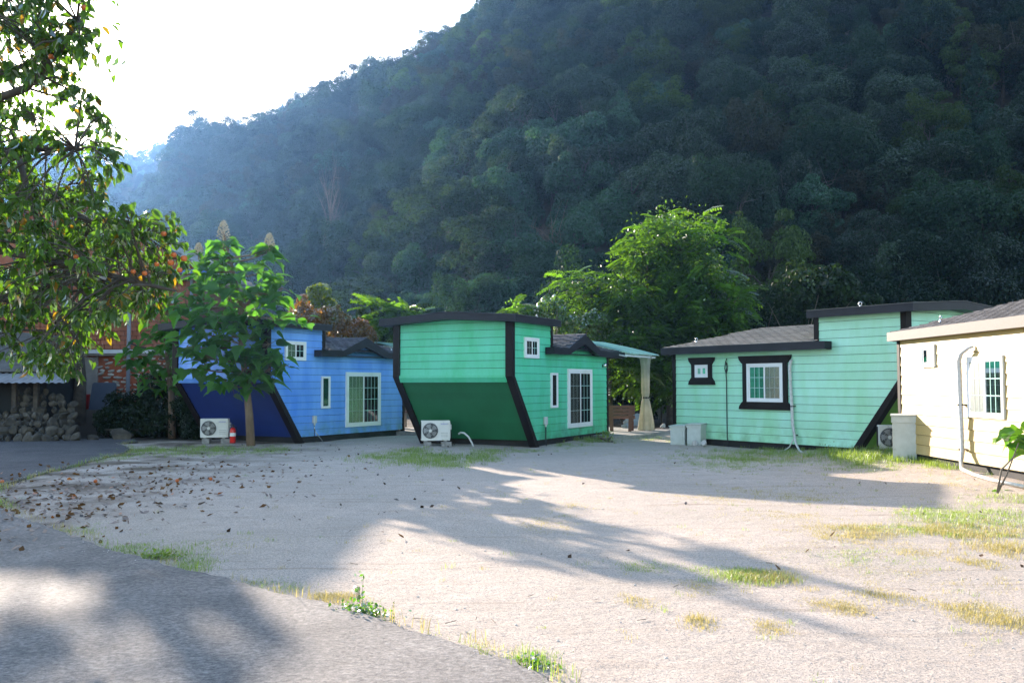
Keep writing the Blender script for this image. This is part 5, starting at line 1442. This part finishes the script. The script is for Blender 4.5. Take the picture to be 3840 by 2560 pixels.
# wire fence with lamps behind the porch
fe = empty('wire_fence', (2.5, 38.6, 0), 0, 'dark wire fence behind the bench', 'fence')
for x in (-3.5, -1.0, 2.62, 5.2): MB().tube([(x, 0, -.1), (x, 0, 1.25)], .055 if x != 2.62 else .08, 8).build('post', M['black'], fe)
m = MB()
for i in range(88): m.tube([(-3.5 + i * .1, 0, .02), (-3.5 + i * .1, 0, 1.15)], .004, 3, cap=False)
for i in range(12): m.tube([(-3.5, 0, .05 + i * .1), (5.2, 0, .05 + i * .1)], .004, 3, cap=False)
m.build('wire_mesh', M['wire'], fe)['kind'] = 'stuff'
sl_ = empty('string_lights', (2.5, 38.4, 0), 0, 'string of small white bulbs hung along the wire fence', 'string lights')
MB().tube([(-2 + i * .35, 0, 1.14 + .02 * math.sin(i)) for i in range(18)], .008, 4).build('cord', M['black'], sl_)
bl_ = MB().lathe([(.01, .05), (.035, .02), (.04, -.02), (.01, -.055)], seg=8).mesh('bulb', M['bulb'], True)
for i in range(17): link('bulb', bl_, sl_, (-1.9 + i * .36, -.03, 1.13 + .03 * math.sin(i * 1.7)))

# ------------------------------------------------------------------ ground plants
figl = leaf_mesh('leaf', M['fig'], HEART, .12, .45)
def sprig(base, label, pts_, leaves, size, seed, name='sapling'):
    r_ = random.Random(seed); B = Vector(base); t = empty(name, B, 0, label, 'sapling')
    for P in pts_: MB().tube([Vector(p) - B for p in P], [.018, .014, .008][:len(P)] if len(P) <= 3 else .012, 6).build('stem', M['bark'], t, True)
    for px, py, Y, s in leaves:
        a = r_.uniform(0, 6.283); c = at(px, py, Y) - B
        o = link('leaf', figl, t); o.matrix_local = rotm((math.cos(a), math.sin(a), r_.uniform(-.5, .1)), (r_.gauss(0, .3), -.4, 1), c, s * size)
    return t
FP = on_ground(3740, 1848, .09)
sprig(FP, 'small sapling with bare stem and a tuft of big leaves at the right edge', [[FP, at(3755, 1760, FP.y), at(3815, 1700, FP.y)], [FP, at(3775, 1780, FP.y), at(3820, 1660, FP.y + .1)]],
      [(3830, 1680, 14.8, 1.3), (3800, 1660, 14.8, 1), (3780, 1640, 14.9, .9), (3820, 1640, 14.7, .9), (3795, 1615, 14.8, 1), (3835, 1612, 14.8, 1), (3760, 1645, 14.8, .8), (3845, 1650, 14.7, 1.1), (3815, 1605, 14.9, .8), (3790, 1632, 14.7, .9), (3850, 1630, 14.9, 1), (3745, 1845, 14.7, .5), (3765, 1838, 14.8, .6), (3835, 1590, 14.8, .7), (3805, 1650, 14.9, .9)], .30, 5)
rg = np.random.default_rng(77)
def blades(P, H, W_, lean=.35, r=rg):
    """grass blades: two bent quads each"""
    n = len(P); a = r.uniform(0, 6.283, n); d = np.stack([np.cos(a), np.sin(a), np.zeros(n)], 1); sd = np.stack([-np.sin(a), np.cos(a), np.zeros(n)], 1) * W_[:, None] * .5
    l = (r.uniform(.1, 1, n) * lean)[:, None]
    z = np.array([0, 0, 1.0])
    p1 = P + (d * l * .35 + z * .6) * H[:, None]; p2 = P + (d * l * 1.3 + z * (1 - l * .3)) * H[:, None]
    V = np.stack([P - sd, P + sd, p1 + sd * .75, p1 - sd * .75, p2 + sd * .12, p2 - sd * .12], 1).reshape(-1, 3)
    i = np.arange(n)[:, None] * 6
    return V, np.concatenate([i + np.array([[0, 1, 2, 3]]), i + np.array([[3, 2, 4, 5]])])
def gz(x, y): return bank(x, y) + nz(x, y)
def patch(px, py, wpx, hpx, n, h, out):
    """tussocks inside an ellipse lying on the ground"""
    c = on_ground(px, py); e = on_ground(px + wpx, py); f = on_ground(px, py + hpx)
    rx, ry = abs(e.x - c.x), abs(c.y - f.y)
    if py < 1770 and out is G_: n = int(n * 2.2); h *= 1.25
    nt_ = max(1, n // 8)
    tx, ty = rg.normal(0, .58, nt_), rg.normal(0, .58, nt_)
    for a, b in zip(tx, ty):
        k = int(rg.integers(8, 22)); x = c.x + a * rx + rg.normal(0, .055, k); y = c.y + b * ry * 1.5 + rg.normal(0, .055, k)
        hh = h * rg.uniform(.45, 1.1) * rg.uniform(.6, 1.1, k)
        out.append(np.stack([x, y, gz(x, y) - .005, hh * .62], 1))
G_, D_ = [], []
for q in [(540, 1690, 130, 10, 500, .14), (760, 1692, 230, 12, 1500, .13), (1000, 1688, 90, 8, 350, .12), (450, 1720, 60, 14, 220, .10), (1480, 1715, 130, 14, 900, .14), (1640, 1725, 150, 16, 1500, .15), (1820, 1712, 60, 12, 500, .16), (1700, 1745, 60, 8, 250, .08), (1560, 1690, 60, 6, 300, .14), (1900, 1690, 120, 5, 400, .12), (2210, 1655, 60, 5, 250, .22), (2130, 1670, 80, 5, 200, .1),
          (2790, 1715, 190, 16, 1500, .13), (2700, 1745, 160, 16, 600, .07), (2950, 1700, 150, 12, 900, .16), (3180, 1725, 80, 14, 900, .26), (3350, 1725, 60, 10, 400, .3), (3460, 1745, 90, 10, 700, .22), (3250, 1750, 160, 16, 700, .10), (3620, 1770, 120, 12, 700, .18), (3560, 1765, 80, 10, 400, .2), (3730, 1930, 230, 30, 1500, .12), (3600, 1960, 150, 18, 900, .12), (3520, 1930, 160, 14, 700, .09), (3650, 2000, 200, 18, 900, .10), (3460, 1990, 120, 12, 500, .07), (3780, 1870, 120, 18, 500, .15), (2600, 1660, 80, 6, 300, .14), (2430, 1640, 60, 5, 200, .1),
          (2810, 2165, 120, 16, 1400, .10), (2420, 2130, 120, 14, 500, .055), (2620, 2140, 60, 10, 200, .05), (610, 2080, 130, 30, 900, .10), (480, 2050, 80, 20, 350, .09), (270, 1990, 70, 14, 300, .08), (720, 2120, 70, 18, 450, .10), (940, 2190, 90, 12, 260, .05), (1080, 2200, 40, 12, 120, .07), (1780, 2440, 60, 14, 160, .04), (1980, 2480, 90, 24, 350, .06), (1350, 2300, 60, 14, 150, .04), (1500, 2385, 110, 12, 200, .03), (3300, 1990, 120, 14, 500, .05), (3250, 2090, 200, 25, 500, .05)]: patch(*q, G_)
for q in [(3650, 1990, 220, 20, 1300, .14), (3760, 2060, 130, 18, 900, .12), (3560, 2000, 120, 14, 600, .12), (3120, 1990, 160, 18, 800, .06), (2950, 1940, 200, 14, 600, .05), (3240, 2000, 120, 14, 900, .10), (3180, 2020, 100, 14, 500, .08), (3430, 2065, 120, 16, 500, .06), (3650, 2105, 60, 14, 400, .08), (3120, 2275, 70, 14, 600, .05), (3180, 2290, 50, 12, 300, .05), (3600, 2285, 70, 14, 400, .05), (3750, 2330, 120, 20, 900, .07), (3700, 2270, 90, 14, 500, .06), (2620, 2340, 40, 14, 250, .07), (2880, 2360, 50, 14, 300, .05), (2400, 2265, 40, 12, 200, .04), (2600, 2200, 60, 16, 300, .05), (1270, 2235, 70, 14, 450, .06), (1200, 2240, 40, 14, 200, .07), (2060, 1960, 120, 20, 500, .05), (2150, 1900, 150, 22, 350, .04), (1900, 1930, 200, 40, 450, .035), (2650, 1870, 170, 12, 500, .05), (2900, 1850, 220, 20, 900, .07), (3050, 1870, 150, 12, 500, .07), (2880, 2170, 100, 14, 900, .11), (3000, 2100, 260, 60, 700, .04), (3400, 2180, 260, 60, 700, .05), (860, 2040, 220, 40, 500, .035), (3300, 2240, 120, 16, 400, .06), (2950, 1720, 200, 10, 800, .14), (3560, 1820, 260, 20, 600, .06)]: patch(*q, D_)
# ragged strip of weeds and spilt sand along the lane's edge
EA = np.array(EDGE)
for i in range(0, len(EA)):
    x0, y0 = EA[i]
    if rg.uniform() < (.62 if y0 < 13 else .8):
        k = int(rg.integers(6, 22)); xx = x0 + .07 + rg.normal(0, .06, k); yy = y0 + .08 + rg.normal(0, .06, k)
        (G_ if rg.uniform() < .5 + .3 * math.sin(i * .13) else D_).append(np.stack([xx, yy, gz(xx, yy) + .022, rg.uniform(.03, .13) * rg.uniform(.6, 1.2, k)], 1))
# sparse tufts everywhere on the gravel
n = 3200
x = rg.uniform(-9, 13, n); y = rg.uniform(5.2, 30, n); keep = rg.uniform(size=n) < np.clip(.18 + (x + 2) * .07 + .2 * np.sin(x * 1.3 + y), .1, .9)
for a, b in zip(x[keep], y[keep]):
    if a < -3.8 and b < 12 or a < -8.5: continue
    if b < 8 and a < .2: continue
    k = int(rg.integers(5, 16)); xx = a + rg.normal(0, .035, k); yy = b + rg.normal(0, .035, k)
    (D_ if rg.uniform() < .68 else G_).append(np.stack([xx, yy, gz(xx, yy) - .004, rg.uniform(.02, .06) * rg.uniform(.6, 1.2, k)], 1))
for nm, L, mt, lb in (('grass', G_, 'grassg', 'green grass and weeds growing in patches on the gravel'), ('dry_grass', D_, 'grassd', 'dry yellow grass tufts scattered over the gravel')):
    A = np.concatenate(L); V, Q = blades(A[:, :3], A[:, 3], np.maximum(.0035, A[:, 3] * .045), .8)
    tag(link(nm, np_mesh(nm, V, Q, M[mt])), lb, kind='stuff')
# leafy weeds along the edge of the lane
def weed(px, py, w, n, size, label, h=.14, seed=0, mat='fig'):
    r_ = np.random.default_rng(seed); c = on_ground(px, py); rx = abs(on_ground(px + w, py).x - c.x)
    t = empty('weed', c, 0, label, 'weed'); m = MB()
    P = np.stack([r_.normal(0, .45, n) * rx, r_.normal(0, .06, n), np.abs(r_.normal(0, .5, n)) * h], 1); P[:, 1] -= P[:, 0] * .35
    V, Q = quads(r_, P, unit(r_.normal(size=P.shape) * .6 + np.array([0, -.3, 1])), size, aspect=.6)
    link('leaves', np_mesh('leaves', V, Q, M[mat]), t)
    for k in range(14):
        p = P[int(r_.integers(0, n))]; m.tube([(p[0] * .6, p[1], -.01), (p[0], p[1], p[2] + .02)], .002, 3, cap=False)
    m.build('stems', M['bark'], t)
    return t
weed(1360, 2310, 130, 420, .035, 'low leafy green weed with an upright shoot on the edge of the lane', .09, 1)
weed(1345, 2250, 26, 40, .035, 'upright shoot of the weed at the edge of the lane', .20, 2)
weed(590, 2090, 120, 260, .04, 'grassy green weed tuft on the lane edge at the lower left', .07, 3, 'grassg')
weed(2010, 2500, 90, 160, .03, 'sparse creeping weed at the foot of the lane edge near the bottom of the picture', .05, 4)
weed(2660, 1640, 30, 70, .07, 'leafy weed between the pale boxes and the mint cabin cable', .22, 5)
for i, (px, py, hh) in enumerate([(3160, 1700, .42), (3350, 1700, .38), (3100, 1710, .3), (3480, 1725, .4)]):
    weed(px, py, 26, 90, .035, ['tall flowering weed at the foot of the mint cabin corner post', 'tall weed in front of the unit wedged beside the yellow cabin', 'shorter weed left of the mint cabin corner post', 'tall weed beside the stone at the yellow cabin'][i], hh, 10 + i, 'yelgreen')
sh = leafy('weed', (3.2, 27.6, 0), 'tall grassy weed at the foot of the bright green cabin near its door window', [((2.75, 27.9, .12), .35, .14)], 500, .05, M['grassg'], 91, 'weed', H=.2)

# pebbles
pn = 7000; y = 4.6 + rg.uniform(0, 1, pn) ** 1.6 * 16; x = rg.uniform(-.62, .62, pn) * y
ok_ = ~((x < np.interp(y, [4.9, 5.5, 7, 8.6, 12, 13.5], [.7, .2, -.6, -2.6, -6.1, -7.4])))
x, y = x[ok_], y[ok_]
ii = rg.integers(0, len(EA), 1500); x = np.concatenate([x, EA[ii, 0] + rg.normal(.02, .10, 1500)]); y = np.concatenate([y, EA[ii, 1] + rg.normal(.02, .10, 1500)]); n = len(x)
lift = np.concatenate([np.zeros(n - 1500), np.full(1500, .045)]); s = rg.uniform(.0025, .007, n) * (1 + 1.4 * (rg.uniform(size=n) < .05))
oct_ = np.array([[1, 0, 0], [0, 1, 0], [-1, 0, 0], [0, -1, 0], [0, 0, .6], [0, 0, -.6]]); of = np.array([[0, 1, 4], [1, 2, 4], [2, 3, 4], [3, 0, 4], [1, 0, 5], [2, 1, 5], [3, 2, 5], [0, 3, 5]])
a = rg.uniform(0, 6.28, n); jit_ = rg.uniform(.6, 1.3, (n, 6, 3)); V = oct_[None] * jit_ * s[:, None, None]
V = np.stack([V[..., 0] * np.cos(a)[:, None] - V[..., 1] * np.sin(a)[:, None], V[..., 0] * np.sin(a)[:, None] + V[..., 1] * np.cos(a)[:, None], V[..., 2]], -1) + np.stack([x, y, gz(x, y) + s * .2 + lift], 1)[:, None]
tag(link('gravel', np_mesh('gravel', V.reshape(-1, 3), (of[None] + (np.arange(n) * 6)[:, None, None]).reshape(-1, 3), M['pebble'])), 'loose granite chips lying on the yard', kind='stuff')

# fallen leaves
def litter(n, xs, ys, sz, mat, name, label, dens=None):
    x, y = [], []
    while len(x) < n:
        a, b = xs(), ys()
        if dens is None or rg.uniform() < dens(a, b): x.append(a); y.append(b)
    x, y = np.array(x), np.array(y)
    lane = np.array([((a < -8.9 and b > 16) or (a < np.interp(b, [5, 7, 8.6, 12, 14.5], [.6, -.7, -2.7, -6.2, -8.4]) and b < 14.5)) for a, b in zip(x, y)])
    P = np.stack([x, y, np.where(lane, .058, gz(x, y) + .012)], 1)
    V, Q = quads(rg, P, np.tile(np.array([[0, 0, 1.0]]), (n, 1)), sz, .75, .6)
    tag(link(name, np_mesh(name, V, Q, mat)), label, kind='stuff')
pdens = lambda a, b: math.exp(-((a + 7.2) / 2.0) ** 2 - ((b - 14.5) / 4.6) ** 2)
litter(1300, lambda: rg.uniform(-11.5, -2.5), lambda: rg.uniform(9.5, 25), .10, M['litter'], 'fallen_leaves', 'red, orange and brown persimmon leaves littering the yard edge', pdens)
litter(220, lambda: rg.uniform(-10, 0), lambda: rg.uniform(11, 27), .075, M['litter2'], 'dark_fallen_leaves', 'dark dry leaves dotted over the shaded gravel', lambda a, b: math.exp(-((a + 5) / 3.5) ** 2))
litter(70, lambda: rg.uniform(-2, 11), lambda: rg.uniform(7, 25), .06, M['litter2'], 'scattered_leaves', 'a few dry brown leaves on the open gravel')
fl = leaf_mesh('fallen_leaf', M['litter'], OV, .3, -.5)
for px, py, s, lb in ((340, 1943, .15, 'large orange fallen leaf near the lane edge at the lower left'), (743, 1895, .2, 'dark curled leaf clump lying on the shaded gravel'), (1725, 1838, .12, 'brown curled leaf alone on the gravel in front of the green cabin'), (3113, 2020, .11, 'reddish leaf lying in dry grass right of the middle'), (2925, 2145, .12, 'rusty leaf standing in the grass tussock'), (1515, 2028, .1, 'flat brown leaf on the sunlit gravel'), (3675, 2090, .11, 'brown leaf on the gravel near the right edge'), (3020, 2078, .08, 'small curled leaf on bare gravel right of centre')):
    p = on_ground(px, py); o = link('fallen_leaf', fl if px != 743 else leaf_mesh('fallen_leaf', M['litter2'], OV, .3, -.5), None, (p.x, p.y, float(gz(p.x, p.y)) + .02), (rg.uniform(-.3, .1), rg.uniform(-.3, .1), rg.uniform(0, 6)), s * .75); tag(o, lb, 'leaf')
for i, (px, py, lb) in enumerate([(8, 1818, 'orange persimmon fallen on the lane at the left edge'), (358, 1811, 'bright red fallen persimmon on the littered gravel'), (664, 1808, 'red fallen persimmon beside a dark leaf clump'), (790, 1797, 'orange fallen persimmon farther out on the gravel')]):
    p = on_ground(px, py); o = link('persimmon', fm, None, (p.x, p.y, float(gz(p.x, p.y)) + .03 + (.04 if i == 0 else 0)), (rg.uniform(0, 1), 0, 0), 1.15); tag(o, lb, 'fruit')
# short ridge of disturbed sand and twigs on the gravel
tm = MB()
for i in range(34):
    p = on_ground(rg.uniform(300, 3700), rg.uniform(1720, 2500))
    if p.x < -3 and p.y < 12: continue
    a = rg.uniform(0, 6.28); l = rg.uniform(.03, .10)
    tm.tube([(p.x, p.y, gz(p.x, p.y) + .01), (p.x + l * math.cos(a), p.y + l * math.sin(a), gz(p.x, p.y) + .018)], .003, 3)
tag(tm.build('twig_litter', M['bark']), 'broken twigs strewn over the gravel', kind='stuff')

# ------------------------------------------------------------------ valley haze
hz = MB().box(-480, 300, -60, 640, -1.8, 150).build('haze', None)
tag(hz, 'thin sunlit haze in the valley air', kind='stuff')
hm, nt, out = new_mat('valley_haze')
pv = N(nt, 'ShaderNodeVolumePrincipled'); pv.inputs['Color'].default_value = (.24, .50, 1.0, 1); pv.inputs['Density'].default_value = .00022; pv.inputs['Anisotropy'].default_value = .66
nt.links.new(pv.outputs[0], out.inputs['Volume'])
hz.data.materials.append(hm)
